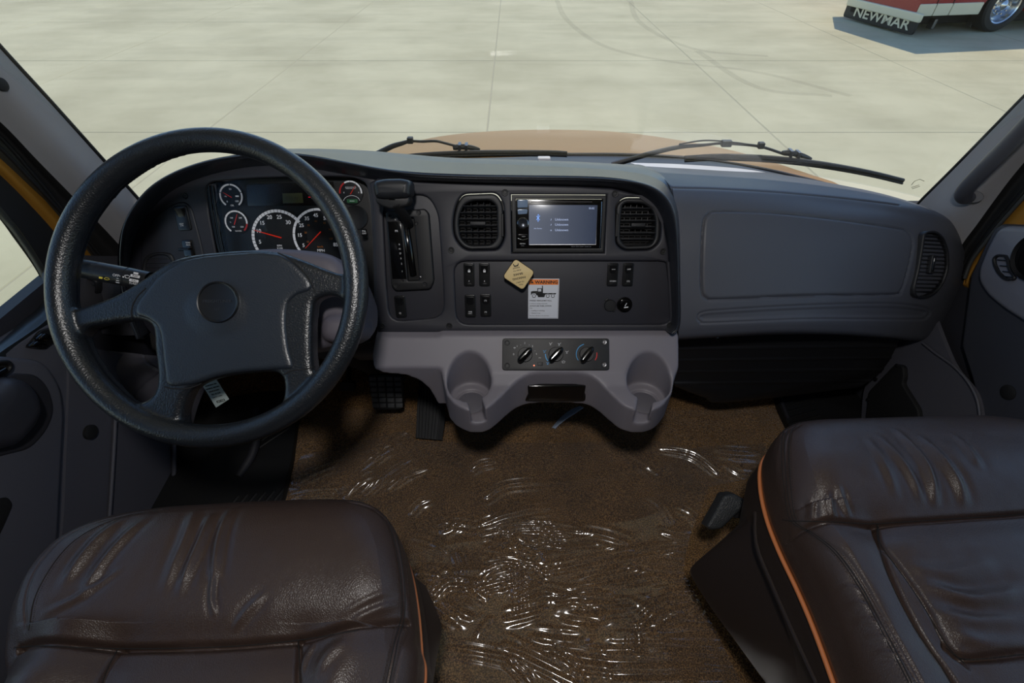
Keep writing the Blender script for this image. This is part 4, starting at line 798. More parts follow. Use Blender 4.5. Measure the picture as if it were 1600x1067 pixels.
surf('under_column_panel', rows_grid([[(470, 508, .84), (520, 515, .84), (600, 520, .84), (640, 524, .82)], [(470, 540, .81), (520, 548, .81), (580, 553, .82), (640, 548, .82)], [(470, 556, .84), (520, 562, .84), (600, 562, .86), (640, 556, .84)]], 20, 14), ends, dash, 0.008)

# ================================================================ CENTRE CONSOLE
def pzline(Y): return 0.5253-(0.750-Y)*0.952
dq = np.array([0, 1, 0.952])
def _pd():
    d_ = ray(868, 550); t_ = (CAM[2]-0.5253+0.952*0.75)/(0.952*d_[1]-d_[2]); return CAM+d_*t_
PD = Plane(_pd(), (1, 0, 0), dq)
zb, zt = 0.372, 0.53
bl = [(703, 655), (716, 668), (738, 677), (762, 674), (783, 658), (803, 641), (828, 631.5), (868, 630.5), (908, 631.5), (930, 640), (950, 657), (970, 672), (998, 677.5), (1022, 670), (1037, 652)]
fr_ = [WZ(x, y, zb)[:2] for x, y in bl]
outl = [(fr_[0][0]-0.012, fr_[0][1]+.04), (fr_[0][0]-0.014, .70), (fr_[0][0]-.016, .75), (fr_[0][0]-.016, .86)]; outr = [(fr_[-1][0]+.014, fr_[-1][1]+.04), (fr_[-1][0]+.020, .70), (fr_[-1][0]+.022, .75), (fr_[-1][0]+.024, .86)]
poly = outl[::-1]+[tuple(p) for p in catmull(fr_, 60)]+outr
V, f = plate_mesh(poly, [], zb, 0.524, 0.001, 1)
xl = WY(587, 530, .745)[0]; wing = box_geo(((xl-0.10)/2-.0, .785, .5295), (abs(xl+0.10), .13, .075))
wx = (xl+(-0.10)); wp = [WY(x, y, .752) for x, y in ((587, 524), (587, 540), (592, 549), (606, 556), (640, 559), (660, 567), (675, 580), (683, 594), (688, 604), (722, 604), (722, 524))]
wp = [(p[0], min(p[2], .524)) for p in wp]; nw = len(wp); wing = ([(x, .70, z) for x, z in wp]+[(x, .86, z) for x, z in wp], [tuple(range(nw)), tuple(range(2*nw-1, nw-1, -1))]+[(k, nw+k, nw+(k+1) % nw, (k+1) % nw) for k in range(nw)])
# slanted front face: everything above the slope is cut away
nrm_ = np.array([0, -math.sin(math.atan(.952)), math.cos(math.atan(.952))]); cc = np.array([0.03, .70, pzline(.70)])
R3 = np.array([[1, 0, 0], [0, math.cos(math.atan(.952)), -math.sin(math.atan(.952))], [0, math.sin(math.atan(.952)), math.cos(math.atan(.952))]])
wpf = [(.80, .5729), (.75, .5253), (.692, .470), (.668, .456), (.50, .430), (.50, .80), (.80, .80)]; nq = len(wpf)
wedge = ([(-.7, a, b) for a, b in wpf]+[(.8, a, b) for a, b in wpf], [tuple(range(nq)), tuple(range(2*nq-1, nq-1, -1))]+[(k, nq+k, nq+(k+1) % nq, (k+1) % nq) for k in range(nq)])
def cyl(cx, cy, r, z0, z1, n=48):
    V = [(cx+r*math.cos(2*math.pi*k/n), cy+r*math.sin(2*math.pi*k/n), z) for z in (z0, z1) for k in range(n)]
    return V, [tuple(range(n-1, -1, -1)), tuple(range(n, 2*n))]+[(k, (k+1) % n, n+(k+1) % n, n+k) for k in range(n)]
cL = WZ(736, 622, .397); cR = WZ(1004, 622, .397); cuts = [wedge]
yC = 0.679
for c, sg_ in ((cL, 1), (cR, -1)):
    cuts.append(cyl(c[0], yC, 0.045, 0.404, 0.70)); cuts.append(cyl(c[0]+.001*sg_, yC-.006, 0.032, 0.396, 0.5))
    a = math.radians(-72 if sg_ > 0 else -108); dx, dy = math.cos(a), math.sin(a); Rz = np.array([[dx, -dy, 0], [dy, dx, 0], [0, 0, 1]])
    cuts.append(box_geo((c[0]+dx*.052, yC+dy*.052, .47), (.07, .028, .128), Rz))
top_l = box_geo((0.03, .80, .556), (.60, .09, .03))
cons = bake('console_body', [(V, f), wing], grey, dash, voxel=0.0028, smooth=14, cuts=cuts)
cons_bvh = bvh(cons)
for c, sg_ in ((cL, 1), (cR, -1)): lathe('cup_mat', [(.030, 0), (.030, .002), (.028, .003), (.0001, .003)], Matrix.Translation((c[0]+.001*sg_, yC-.006, .3955)), M_('cup_mat_grey', srgb(92, 90, 98), .6), dash, 40)
# ashtray drawer in the recessed front
PA = Plane(WY(868, 613, .69), (1, 0, 0), (0, .10, 1)); t_ = drape(cons_bvh, [(868, 612), (868, 613)], 2)
if t_: PA = Plane(t_[0], (1, 0, 0), (0, .10, 1))
ash = plate('ashtray', PA, ROUND([(817.5, 599.5), (918.5, 599.5), (914.5, 627.5), (819.5, 627.5)], 4), [], -0.01, 0.003, .002, gloss, dash); tag(ash, 'gloss black ashtray drawer')
plate('drawer_front', PA, ROUND([(824, 603), (916, 603), (912, 625.5), (826, 625.5)], 3), [], 0.0, 0.008, .003, gloss, ash)

# ---- climate controls
cc_ = thing('climate_control_panel', PD.W(*PD.loc(868, 577, 0), 0), 'black climate control panel with three rotary knobs below the centre fascia', 'climate controls')
hc = 0.004
plate('panel', PD, ROUND([(785, 528.5), (952, 528.5), (952.5, 578.5), (784.5, 578.5)], 5), [], -0.004, hc, .0012, black, cc_)
for x, y in ((792.5, 535.5), (792.5, 571), (943.8, 534.5), (943.5, 569.5)): screw(x, y, hc, .0055, cc_, PD, m=black if x < 900 else steel)
for x, y, ang, lab in ((820.5, 554, 47, 'fan speed knob'), (868.5, 553.5, 47, 'air direction knob'), (916.5, 553.5, 52, 'temperature knob')):
    a, b = PD.loc(x, y, hc); kb = lathe('rotary_knob', [(.0152, 0), (.0152, .003), (.0142, .005), (.0001, .005)], PD.mat(a, b, hc), black, cc_, 36); tag(kb, lab)
    P = [(-.021, 0), (-.017, .0055), (0, .0068), (.014, .005), (.0185, 0), (.014, -.005), (0, -.0068), (-.017, -.0055)]
    V, f = plate_mesh([tuple(p) for p in catmull(P, 30, True)], [], .004, .020, .005, 4); mesh('grip', V, f, gloss, kb, M=PD.mat(a, b, hc, math.radians(ang)), sharp=50)
def arc(par, x, y, r, a0, a1, m, w=.0009): tube('colour_arc', [PD.W(*PD.loc(x, y, hc), hc+.0003)+r*(math.cos(t)*PD.x+math.sin(t)*PD.y) for t in np.radians(np.linspace(a0, a1, 16))], w, m, par, 6, flat=.4)
arc(cc_, 916.5, 553.5, .0215, 105, 215, blue_ink, .0012); arc(cc_, 916.5, 553.5, .0215, 10, -35, red_ink, .0012); arc(cc_, 868.5, 553.5, .0215, 178, 220, blue_ink, .0011)
for s, x, y, z in (('0', 802.5, 553.5, .0055), ('1', 808, 541, .005), ('2', 820, 536, .005), ('3', 832, 541, .005), ('4', 838, 553, .005), ('A/C', 843.5, 559, .003), ('.', 813.5, 537.5, .008), ('.', 827, 537.5, .008), ('.', 836, 546.5, .008)): text('lettering', s, PD, x, y, z, white_ink, cc_, hc+.0002)
text('symbol', '*', PD, 804, 545.5, .010, white_ink, cc_, hc+.0002, bold=.03)
for x, y, m in ((851, 549, blue_ink), (860.5, 537, white_ink), (874, 537.5, white_ink), (886, 550, white_ink), (856, 567.5, blue_ink)):
    a, b = PD.loc(x, y, hc); tube('symbol', [PD.W(a+u, b+v, hc+.0003) for u, v in ((-.003, .002), (-.001, 0), (.001, .0005), (.003, .0025))], .0006, m, cc_, 5); lbox('symbol', PD, a-.0005, b-.0022, .003, .0012, hc+.0001, hc+.0004, .0001, m, cc_)
a, b = PD.loc(880.5, 565.5, hc); tube('symbol', [PD.W(a+u, b+v, hc+.0003) for u, v in ((-.0035, .001), (0, .0022), (.0035, .001), (.0022, -.0018), (-.0022, -.0018), (-.0035, .001))], .0005, white_ink, cc_, 5)
lbox('ac_button', PD, *PD.loc(844, 568.5, hc), .011, .0075, hc-.001, hc+.0012, .0008, black, cc_); lathe('indicator_light', [(.0017, 0), (.0015, .0007), (.0001, .001)], PD.mat(*PD.loc(834.5, 571, hc), hc), M_('amber_light', srgb(240, 150, 120), .4, emit=(srgb(250, 130, 90), .9)), cc_, 12)

# ================================================================ STEERING WHEEL + COLUMN
TW = math.radians(42.8); WO = WD(325.8, 450, 0.6915); PW = Plane(WO, (1, 0, 0), (0, math.sin(TW), math.cos(TW)))
R0, r0 = 0.212, 0.0168
sw_ = thing('steering_wheel', WO, 'large four-spoke steering wheel in black grained vinyl in front of the driver seat', 'steering wheel')
a_ = np.linspace(0, 2*math.pi, 181)[:-1]; ringP = np.array([PW.W(R0*math.cos(t), R0*math.sin(t), 0) for t in a_])
Vt, Ft = [], []
for i, t in enumerate(a_):
    e = math.cos(t)*PW.x+math.sin(t)*PW.y
    for k in range(20): q = 2*math.pi*k/20; Vt.append(ringP[i]+r0*math.cos(q)*e+r0*1.08*math.sin(q)*PW.n)
Ft = grid_faces(180, 20, True, True)
hh = -0.012
def LW(p, h=hh): return PW.L(p, h)
hl = LW(catmull([(136, 529), (141, 518), (152, 511), (186, 504.5), (222, 501), (243, 507), (249, 522), (250, 545), (254, 579), (252.5, 603), (243, 620), (225, 629), (209, 629), (196, 618), (176, 598), (157, 575), (142, 548)], 70, True))
hb = LW(catmull([(316, 601), (303, 612), (294, 634), (291, 655), (298, 669), (319, 674), (356, 672), (409, 663), (437, 647), (447, 623), (449, 598), (442, 584), (422, 580.5), (369, 586), (335, 593)], 70, True))
hr_ = LW(catmull([(494, 485), (499, 470), (518, 463), (537, 469), (547, 490), (550.5, 521), (543, 550), (530, 573), (515, 588), (501, 593), (494, 572), (492, 526)], 70, True))
jl = PW.loc(127, 484, hh); jr = PW.loc(546, 424, hh); al = math.atan2(jl[1], jl[0]); ar = math.atan2(jr[1], jr[0]); al = al+2*math.pi if al < 0 else al
arc_ = [(.205*math.cos(t), .205*math.sin(t)) for t in np.linspace(ar, al, 60)]
ht_ = arc_+LW(catmull([(132, 482), (150, 477), (190, 462), (232, 437), (268, 413), (300, 402), (345, 396), (400, 392.5), (440, 396), (475, 407), (505, 419), (530, 428), (541, 429)], 50))[1:-1]
disc = [(.214*math.cos(t), .214*math.sin(t)) for t in a_[::2]]
V1, f1 = plate_mesh(disc, [hl, hb, hr_, ht_], -0.026, 0.002, 0.008, 4); V1 = [PW.W(*v) for v in V1]
pad_px = [(228, 452), (245, 432), (270, 414), (300, 403), (345, 397), (400, 393.5), (432, 396), (452, 405), (475, 425), (487, 443), (482, 455), (462, 462), (449, 478), (447, 510), (451, 545), (457, 575), (430, 578), (369, 583), (335, 590), (300, 601), (262, 603), (256, 580), (252, 545), (247, 515), (232, 500), (212, 492), (212, 475)]
V2, f2 = plate_mesh(PW.L([tuple(p) for p in catmull(pad_px, 110, True)], 0.004), [], -0.03, 0.0055, 0.005, 4); V2 = [PW.W(*v) for v in V2]
# gentle crown in the middle of the pad
c0 = PW.loc(345, 490, 0); crown_g = []
for i in range(25):
    ph = math.pi*i/24
    for k in range(40): q = 2*math.pi*k/40; crown_g.append(PW.W(c0[0]-.004+.088*math.sin(ph)*math.cos(q), c0[1]+.004+.070*math.sin(ph)*math.sin(q), -0.012+.0205*math.cos(ph)))
fc = grid_faces(25, 40, False, True)
wheel = bake('rim_and_spokes', [(Vt, Ft), (V1, f1)], wheel_m, sw_, voxel=0.0022, smooth=10)
hub = bake('hub_pad', [(V2, f2), (crown_g, fc)], hub_m, sw_, voxel=0.0022, smooth=14)
# brake the crown: badge
tr = bvh(hub); trw = bvh(wheel); trh = BVHTree.FromPolygons([WM[o.name] @ v.co for o in (hub, wheel) for v in o.data.vertices], [tuple(i+k for i in p.vertices) for o, k in ((hub, 0), (wheel, len(hub.data.vertices))) for p in o.data.polygons])
bc = np.array(drape(tr, [(341, 472), (341, 473)], 2)[0]); bh = (bc-WO)@PW.n; ba, bb = PW.loc(341, 472, bh)
bd = lathe('horn_badge', [(.0292, -.006), (.0292, .0015), (.0282, .0028), (.0268, .0022), (.0262, .0008), (.0255, .0006), (.0001, .0012)], PW.mat(ba, bb, bh+.001), M_('badge_black', srgb(18, 20, 24), .35), sw_, 56)
text('lettering', 'FREIGHTLINER', PW, ba, bb+.001, .0062, M_('badge_ink', srgb(44, 47, 54), .45), bd, bh+.0026, local=True); text('lettering', 'LLC', PW, ba, bb-.010, .0048, M_('badge_ink', srgb(44, 47, 54), .45), bd, bh+.0026, local=True)
seamd = M_('vinyl_seam', srgb(10, 10, 12), .8)
for pts in ([(228, 450), (214, 464), (206, 482), (206, 500)], [(432, 394), (452, 404), (474, 425), (488, 447), (492, 456)], [(257, 604), (268, 607), (290, 607), (303, 604), (315, 599)], [(443, 585), (456, 579), (475, 577), (492, 573)]):
    stitch('seam', trh, pts, seamd, sw_, r=0.0009, n=40, lift=0.0)
# column
col = thing('steering_column', PW.W(0, 0, -0.25), 'grey steering column shroud behind the wheel carrying the wiper stalk', 'steering column')
sh_px = [(296, 430), (303, 408), (330, 395), (400, 386), (450, 386), (500, 392), (522, 402), (538, 425), (556, 470), (556, 505), (540, 530), (500, 545), (400, 560), (330, 555), (300, 500)]
hs_ = -0.075; o_ = PW.L([tuple(p) for p in catmull(sh_px, 80, True)], hs_); cen = np.mean(o_, 0)
V, f = plate_mesh(o_, [], -0.20, hs_, 0.02, 5); V = [PW.W(*v) for v in V]
nub = PW.L([tuple(p) for p in catmull([(500, 498), (522, 490), (548, 496), (556, 515), (545, 532), (515, 536), (498, 525)], 40, True)], -0.06); Vn, fn = plate_mesh(nub, [], -0.16, -.058, .018, 5); Vn = [PW.W(*v) for v in Vn]
bake('column_shroud', [(V, f), (Vn, fn)], M_('shroud_grey', srgb(84, 80, 88), .55, bump=('noise', 1400, .12, .0004)), col, voxel=.004, smooth=6)
tube('column_tube', [PW.W(.01, -.03, -.036), PW.W(.01, -.03, -.16)], .04, black, col, 24); tube('column_shaft', [PW.W(.02, -.05, -.19), np.array([-.40, .98, .20])], .028, black_soft, col, 20)
tube('column_bracket', [PW.W(.05, -.08, -.15), np.array([-.36, .99, .30])], .035, black_soft, col, 4)
# stalk
s0 = WD(131, 420, .765); s1 = WD(243, 441, .775); s2 = WD(300, 462, .80)
sp = np.array([s0, s0*.97+s1*.03, s0*.5+s1*.5, s1*.92+s0*.08, s1, s2]); stp = catmull(sp, 60)
stalk = tube('wiper_stalk', stp, np.interp(np.linspace(0, 1, 60), [0, .03, .2, .45, .62, .75, 1], [.012, .0138, .0150, .0155, .0150, .0100, .009]), M_('stalk_black', srgb(24, 25, 28), .38, bump=('noise', 1200, .08, .0003)), col, 28)
ax = (s1-s0)/np.linalg.norm(s1-s0); fw_ = -ray(190, 430); fw_ -= ax*(fw_@ax); fw_ /= np.linalg.norm(fw_); upv = np.cross(fw_, ax); upv = upv if upv[2] > 0 else -upv
Ms = lambda c: Matrix(((upv[0], fw_[0], -ax[0], c[0]), (upv[1], fw_[1], -ax[1], c[1]), (upv[2], fw_[2], -ax[2], c[2]), (0, 0, 0, 1)))
lathe('stalk_end_cap', [(.0125, -.003), (.0122, .001), (.008, .0035), (.0001, .0045)], Ms(s0), M_('pale_green_cap', srgb(196, 204, 160), .5), stalk, 28)
ringc = s0*.38+s1*.62; lathe('collar_joint', [(.0158, -.0006), (.0158, .0006)], Ms(ringc), black_soft, stalk, 28)
PS = Plane((s0+s1)/2+fw_*.0156, ax, upv)
if np.dot(PS.n, fw_) < 0: PS = Plane((s0+s1)/2+fw_*.0156, ax, -upv)
yellow_ink = M_('yellow_ink', srgb(210, 190, 60), .6)
text('lettering', 'OFF\u2022', PS, 182, 430.5, .0056, white_ink, stalk, 0.0004); text('symbol', '\u2022', PS, 192.5, 433, .010, white_ink, stalk, .0004)
for w, y in ((.003, 435), (.0045, 438.5), (.0055, 441.5)): a, b = PS.loc(184, y, 0); lbox('symbol', PS, a, b, w, .0009, .0002, .0006, .0001, white_ink, stalk)
a, b = PS.loc(199, 433, 0); tube('symbol', [PS.W(a+u, b+v, .0005) for u, v in ((-.004, .002), (0, .003), (.004, .002), (.002, -.0015), (-.002, -.0015), (-.004, .002))], .0005, white_ink, stalk, 5)
for s, x, y, z in (('PUSH', 211.5, 431.5, .0042), ('PULL', 209.5, 438.5, .0042)):
    a, b = PS.loc(x, y, 0); lbox('symbol', PS, a, b, .0135, .0042, .0000, .0009, .0001, white_ink, stalk); text('lettering', s, PS, x, y, z*.85, black_ink, stalk, .0011)
text('lettering', 'FLASH', PS, 208.5, 443, .0044, white_ink, stalk, -0.001); a, b = PS.loc(212.5, 427, 0); lbox('symbol', PS, a, b, .007, .003, -.0003, .0006, .0002, white_ink, stalk)
a, b = PS.loc(157.5, 434, 0); lbox('symbol', PS, a, b, .005, .003, -.0002, .0005, .0002, yellow_ink, stalk); a, b = PS.loc(167, 436, 0); tube('symbol', [PS.W(a+u, b+v, .0002) for u, v in ((-.004, 0), (-.002, .002), (.002, .002), (.004, 0), (.0015, -.0012), (-.0015, -.0012), (-.004, 0))], .0004, yellow_ink, stalk, 5)
for k in range(7):
    q = math.radians(-38+k*18); dv = fw_*math.cos(q)+upv*math.sin(q); tube('grip_rib', [s0*.93+s1*.07+dv*.0142, s0*.78+s1*.22+dv*.0151], .0006, black, stalk, 5)
# data label hanging under the column
PLb = Plane(WD(336, 613, .80), (.90, -.1, -.28), (.30, .35, .80)); lb = plate('data_label', PLb, [(314.5, 599.5), (338, 593.5), (357.5, 624), (337.5, 637)], [], -.0012, 0, .0003, M_('label_grey_green', srgb(150, 160, 156), .5), col); tag(lb, 'pale data label printed with small text and 02823')
ul = np.array(PLb.loc(316, 600, 0)); ur = np.array(PLb.loc(338, 594, 0)); ll_ = np.array(PLb.loc(337, 636, 0)); an = math.atan2(*(ur-ul)[::-1]); an2 = math.atan2(*(ll_-ul)[::-1])
for k, s in enumerate(('WARNING: SEE', 'MANUAL BEFORE', 'SERVICE PART', 'NO. 45 1120', 'DATE CODE')):
    p = ul+(ll_-ul)*(.12+.125*k)+(ur-ul)*.5; text('lettering', s, PLb, p[0], p[1], .0030, black_ink, lb, .0002, rot=an, local=True)
p = ul+(ll_-ul)*.82+(ur-ul)*.55; text('lettering', '02823', PLb, p[0], p[1], .0062, black_ink, lb, .0002, rot=an, local=True, bold=.02)

# ================================================================ PEDALS
bp_ = thing('brake_pedal', WY(604, 625, .91), 'rectangular black rubber brake pedal with a waffle tread', 'pedal')
PB = Plane(WY(604, 612, .93), (1, 0, 0), (0, .5, .87)); plate('pad', PB, ROUND([(574, 586), (631, 586), (628, 640), (583, 641)], 6), [], -.014, 0, .004, rubber, bp_)
for i in range(4):
    for j in range(6):
        x0 = 577.5+i*13+(j*.9 if i < 1 else j*.5)-.5; y0 = 589+j*8.3; plate('tread_block', PB, [(x0, y0), (x0+10.5, y0), (x0+10.5, y0+6.3), (x0+.5, y0+6.3)], [], -.001, .0035, .0012, M_('tread_rubber', srgb(74, 75, 76), .5) if (i, j) == (0, 0) else bpy.data.materials['tread_rubber'], bp_)
tube('pedal_arm', catmull([PB.W(*PB.loc(616, 592, -.01), -.01), WY(617, 578, 1.03), WY(618, 555, 1.10)], 12), .008, steel, bp_, 10)
ap = thing('accelerator_pedal', WY(672, 685, .99), 'tall narrow ribbed accelerator pedal beside the left cup holder', 'pedal')
ar_ = [[(658, 568, 1.04), (688, 568, 1.04)], [(656, 600, .99), (689, 603, .985)], [(653, 640, .915), (689, 645, .905)], [(652, 684, .845), (684, 687, .84)]]
G = rows_grid(ar_, 60, 60); nrm = np_normals(G); PX, PY = proj(G); u = np.linspace(0, 1, 60)[None, :].repeat(60, 0); gr = (np.sin(u*math.pi*14) > -.2)*.0022; gr = gr*(1-.9*(np.abs(((PY-575) % 14)-7) > 6)*(PY < 625)); surf('pedal_face', G+nrm*gr[..., None], rubber, ap, .014, sharp=30)
cp = thing('dimmer_pedal', WY(544, 612, 1.0), 'small black foot pedal left of the brake pedal, partly behind the wheel rim', 'pedal'); PB2 = Plane(WY(544, 600, .96), (1, 0, 0), (0, .5, .87)); plate('pad', PB2, ROUND([(531, 597), (553, 598), (553, 612), (531, 612)], 3), [], -.02, 0, .004, rubber, cp); tube('pedal_arm', [WY(545, 598, 1.01), WY(546, 560, 1.1)], .008, black, cp, 8)
# ================================================================ FOOTWELL
fm = thing('ribbed_footrest', WZ(400, 720, 0.02), 'black ribbed rubber footrest on the floor left of the pedals', 'footrest')
PF = Plane((0, 0, 0.03), (1, 0, 0), (0, 1, 0))
plate('rubber_mat', PF, ROUND([(240, 640), (470, 600), (463, 660), (456, 715), (441, 780), (425, 800), (200, 830)], 12), [], -.028, 0, .004, rubber, fm)
for (x0, y0, x1, y1) in [(400+6*k-k*2, 702-11*k, 452, 668-11*k) for k in range(5)]+[(352+14*k, 800-2*k, 372+14*k, 775-2*k) for k in range(6)]:
    a = PF.W(*PF.loc(x0, y0, 0), 0); b = PF.W(*PF.loc(x1, y1, 0), 0); tube('rib', [a, a*.5+b*.5+[0, 0, .001], b], .004, rubber, fm, 6, flat=.6)
P = [WZ(x, y, z) for x, y, z in ((402, 640, .08), (402, 675, .06), (394, 710, .04), (372, 745, .03))]; tube('mat_edge', catmull(P, 24), .012, kick, fm, 10)
fr2 = thing('ribbed_footrest', WZ(1250, 640, 0.02), 'black ribbed rubber footrest in the passenger footwell, half behind the seat', 'footrest')
plate('rubber_mat', PF, ROUND([(1200, 596), (1380, 570), (1480, 690), (1250, 700), (1228, 655)], 6), [], -.028, .002, .004, rubber, fr2)
for k in range(6): a = WZ(1216+3*k, 618+9*k, .034); b = WZ(1266+3*k, 604+9*k, .034); tube('rib', [a, (a+b)/2, b], .004, rubber, fr2, 6, flat=.6)
tube('mat_edge', catmull([WZ(x, y, .035) for x, y in ((1210, 600), (1222, 630), (1232, 655))], 12), .006, kick, fr2, 8)

# side kick panels, left and right, standing against the cab walls
kp_m = M_('kick_panel_grey', srgb(80, 80, 88), .55, bump=('noise', 1400, .12, .0004))
kl = thing('kick_panel', (-.96, .75, 0.02), 'dark grey kick panel ahead of the left door, below the wheel', 'trim panel')
surf('panel', rows_grid([[(106, 545, -.925), (150, 545, -.93), (215, 560, -.935), (262, 580, -.94)], [(108, 600, -.925), (150, 620, -.93), (215, 630, -.935), (266, 650, -.94)], [(104, 700, -.925), (140, 705, -.93), (215, 710, -.935), (270, 720, -.94)], [(96, 845, -.925), (140, 845, -.93), (212, 845, -.935), (270, 840, -.94)], [(70, 960, -.925), (110, 960, -.93), (190, 950, -.935), (262, 930, -.94)]], 40, 50, conv=WX), kp_m, kl, .01)
tube('panel_edge', catmull([WX(x, y, -.925) for x, y in ((181, 640), (178, 700), (173, 780), (168, 850))], 20), .004, kp_m, kl, 8); tube('panel_edge', catmull([WX(x, y, -.93) for x, y in ((272, 660), (272, 740), (270, 830))], 20), .006, kp_m, kl, 8)
PLd = Plane((-.93, 0, 0), (0, 1, 0), (0, 0, 1)); PRd = Plane((1.07, 0, 0), (0, -1, 0), (0, 0, 1))
a, b = PLd.loc(142, 675, .006); lathe('round_plug', [(.016, -.004), (.016, .002), (.014, .003), (.0001, .0032)], PLd.mat(a, b, .006), black_soft, kl, 30)
kr_ = thing('kick_panel', (1.05, .8, 0.1), 'dark grey kick panel with a black pocket ahead of the right door', 'trim panel')
surf('panel', rows_grid([[(1395, 515, 1.06), (1415, 505, 1.06), (1435, 490, 1.06), (1450, 470, 1.06)], [(1370, 570, 1.06), (1410, 570, 1.06), (1450, 568, 1.06), (1488, 566, 1.06)], [(1350, 610, 1.06), (1410, 615, 1.06), (1470, 618, 1.06), (1526, 620, 1.06)], [(1345, 670, 1.06), (1420, 680, 1.06), (1480, 690, 1.06), (1536, 695, 1.06)]], 40, 30, conv=WX), kp_m, kr_, .01)
PK2 = Plane((1.06, 0, 0), (0, -1, 0), (0, 0, 1)); plate('pocket', PK2, ROUND([(1352, 652), (1356, 612), (1398, 568), (1411, 572), (1412, 590), (1409, 600), (1434, 640), (1438, 690), (1352, 690)], 6), [], 0, .012, .004, black_soft, kr_)
for x, y in ((1402, 571), (1369, 592), (1357, 624)): a, b = PK2.loc(x, y, .012); lathe('screw', [(.005, 0), (.005, .003), (.0001, .004)], PK2.mat(a, b, .012), black, kr_, 12)
tube('arch_edge', catmull([WX(x, y, 1.055) for x, y in ((1442, 536), (1462, 552), (1490, 572), (1512, 596), (1527, 625), (1532, 660))], 30), .003, kp_m, kr_, 8)

# ================================================================ DOORS
dl = thing('door_1', (-.95, .3, 0.1), None, None); dl['kind'] = 'structure'
dp = [(-260, 560), (-100, 590), (0, 553), (84, 499), (112, 500), (118, 545), (112, 590), (108, 650), (104, 720), (98, 840), (70, 960), (40, 1060), (-300, 1500), (-400, 900)]
plate('door_panel', PLd, dp, [], -.05, 0, .006, grey_door, dl)
lp_ = [(-260, 590), (-100, 600), (0, 556), (66, 562), (84, 580), (99, 610), (103, 650), (99, 720), (93, 840), (66, 955), (36, 1055), (-300, 1450), (-400, 900)]
plate('inner_panel', PLd, ROUND(lp_, 14), [], 0, .016, .010, grey_door, dl)
# armrest / pull grip and its dark recess
arm = ROUND([(-160, 700), (-60, 640), (0, 605), (22, 588), (52, 591), (72, 612), (80, 640), (70, 665), (42, 697), (0, 706), (-160, 760)], 16)
plate('armrest_recess', PLd, ROUND([(-160, 690), (0, 592), (20, 582), (58, 584), (78, 604), (88, 640), (76, 672), (50, 702), (0, 714), (-160, 770)], 16), [], .010, .019, .006, kick, dl)
plate('armrest', PLd, arm, [], .012, .060, .028, M_('armrest_dark', srgb(50, 52, 60), .42, bump=('noise', 1400, .12, .0004)), dl)
a, b = PLd.loc(46, 637, .060); lathe('screw_cap', [(.008, -.004), (.008, .0005), (.006, .0012), (.005, -.001), (.0001, -.001)], PLd.mat(a, b, .056), black, dl, 20)
# pull handle opening above the armrest
hp = plate('door_handle', PLd, ROUND([(-120, 610), (-40, 580), (0, 562), (18, 562), (25, 570), (18, 584), (0, 592), (-60, 622), (-120, 650)], 8), [ROUND([(-110, 618), (-40, 587), (0, 570), (12, 569), (17, 573), (12, 580), (0, 585), (-60, 612), (-110, 640)], 6)], .014, .026, .005, black, dl); plate('handle_recess', PLd, ROUND([(-120, 614), (-40, 584), (0, 566), (18, 566), (18, 582), (-60, 618), (-120, 645)], 6), [], .010, .0175, .002, black_soft, dl)
tube('inner_lever', [WX(-40, 600, -.90), WX(-10, 588, -.90), WX(6, 579, -.905)], .007, gloss, dl, 8)
# window switches on the ledge
sp_ = plate('switch_bezel', PLd, ROUND([(43, 543), (64, 517), (96, 507), (98, 524), (72, 546)], 4), [], 0.0, .006, .002, black, dl)
for pts in ([(48, 541), (60, 531), (78, 538), (66, 545)], [(60, 530), (72, 519), (92, 527), (78, 536)]): plate('window_switch', PLd, ROUND(pts, 5), [], .004, .016, .006, gloss, dl)
plate('speaker_slot', PLd, ROUND([(-60, 800), (0, 778), (14, 776), (22, 788), (12, 812), (0, 838), (-60, 900)], 6), [], .014, .018, .003, black_soft, dl)
# window frame bands following the raked pillar
eA = [(-160, -110), (-80, -15), (0, 76), (80, 163), (162, 254), (215, 313), (250, 352)]
eB = [(-160, 62), (-80, 125), (0, 190), (60, 252), (112, 305), (170, 365), (215, 415)]
eC = [(-160, 80), (-80, 145), (0, 214), (50, 270), (100, 330), (140, 378), (180, 430)]
eD = [(-160, 105), (-80, 175), (0, 247), (48, 292), (96, 338), (128, 378), (162, 430)]
eE = [(-160, 125), (-80, 200), (0, 273), (45, 318), (88, 366), (110, 400), (140, 450)]
eF = [(-160, 170), (-80, 245), (0, 322), (36, 370), (66, 412), (84, 445), (96, 480)]
eG = [(-160, 190), (-80, 262), (0, 341), (30, 378), (56, 418), (66, 440), (68, 462)]
def band(name, e1, x1, e2, x2, mat, par, bulge=0.0, thick=.012, n=60):
    m = [((a+c)/2, (b+d)/2, (x1+x2)/2+bulge) for (a, b), (c, d) in zip(e1, e2)]; rows_ = []
    for r in ([(a, b, x1) for a, b in e1], m, [(a, b, x2) for a, b in e2]):
        P = [WX(*p) for p in r]; P = P[::-1] if P[0][2] > P[-1][2] else P; P = [p for p in P if p[2] < 1.3]
        dv_ = P[-1]-P[-3]; dv_ = dv_/dv_[2]; dv_[1] = .5*dv_[1]-.5*.534; top = P[-1]; P += [top+dv_*(1.785-top[2])*.5, top+dv_*(1.785-top[2])]; rows_.append([tuple(p) for p in P])
    k_ = min(len(r) for r in rows_); G = np.array([catmull(r, n+20) for r in rows_]); G = catmull(G.reshape(3, -1), 14).reshape(14, n+20, 3); return surf(name, G, mat, par, thick)
p1 = band('trim_1', eA, -.905, eB, -.945, pillar_m, None, .018); p1['kind'] = 'structure'
tube('windscreen_gasket', catmull([WX(a+1.5, b-1.5, -.907) for a, b in eA], 60), .0045, rubber, p1, 8)
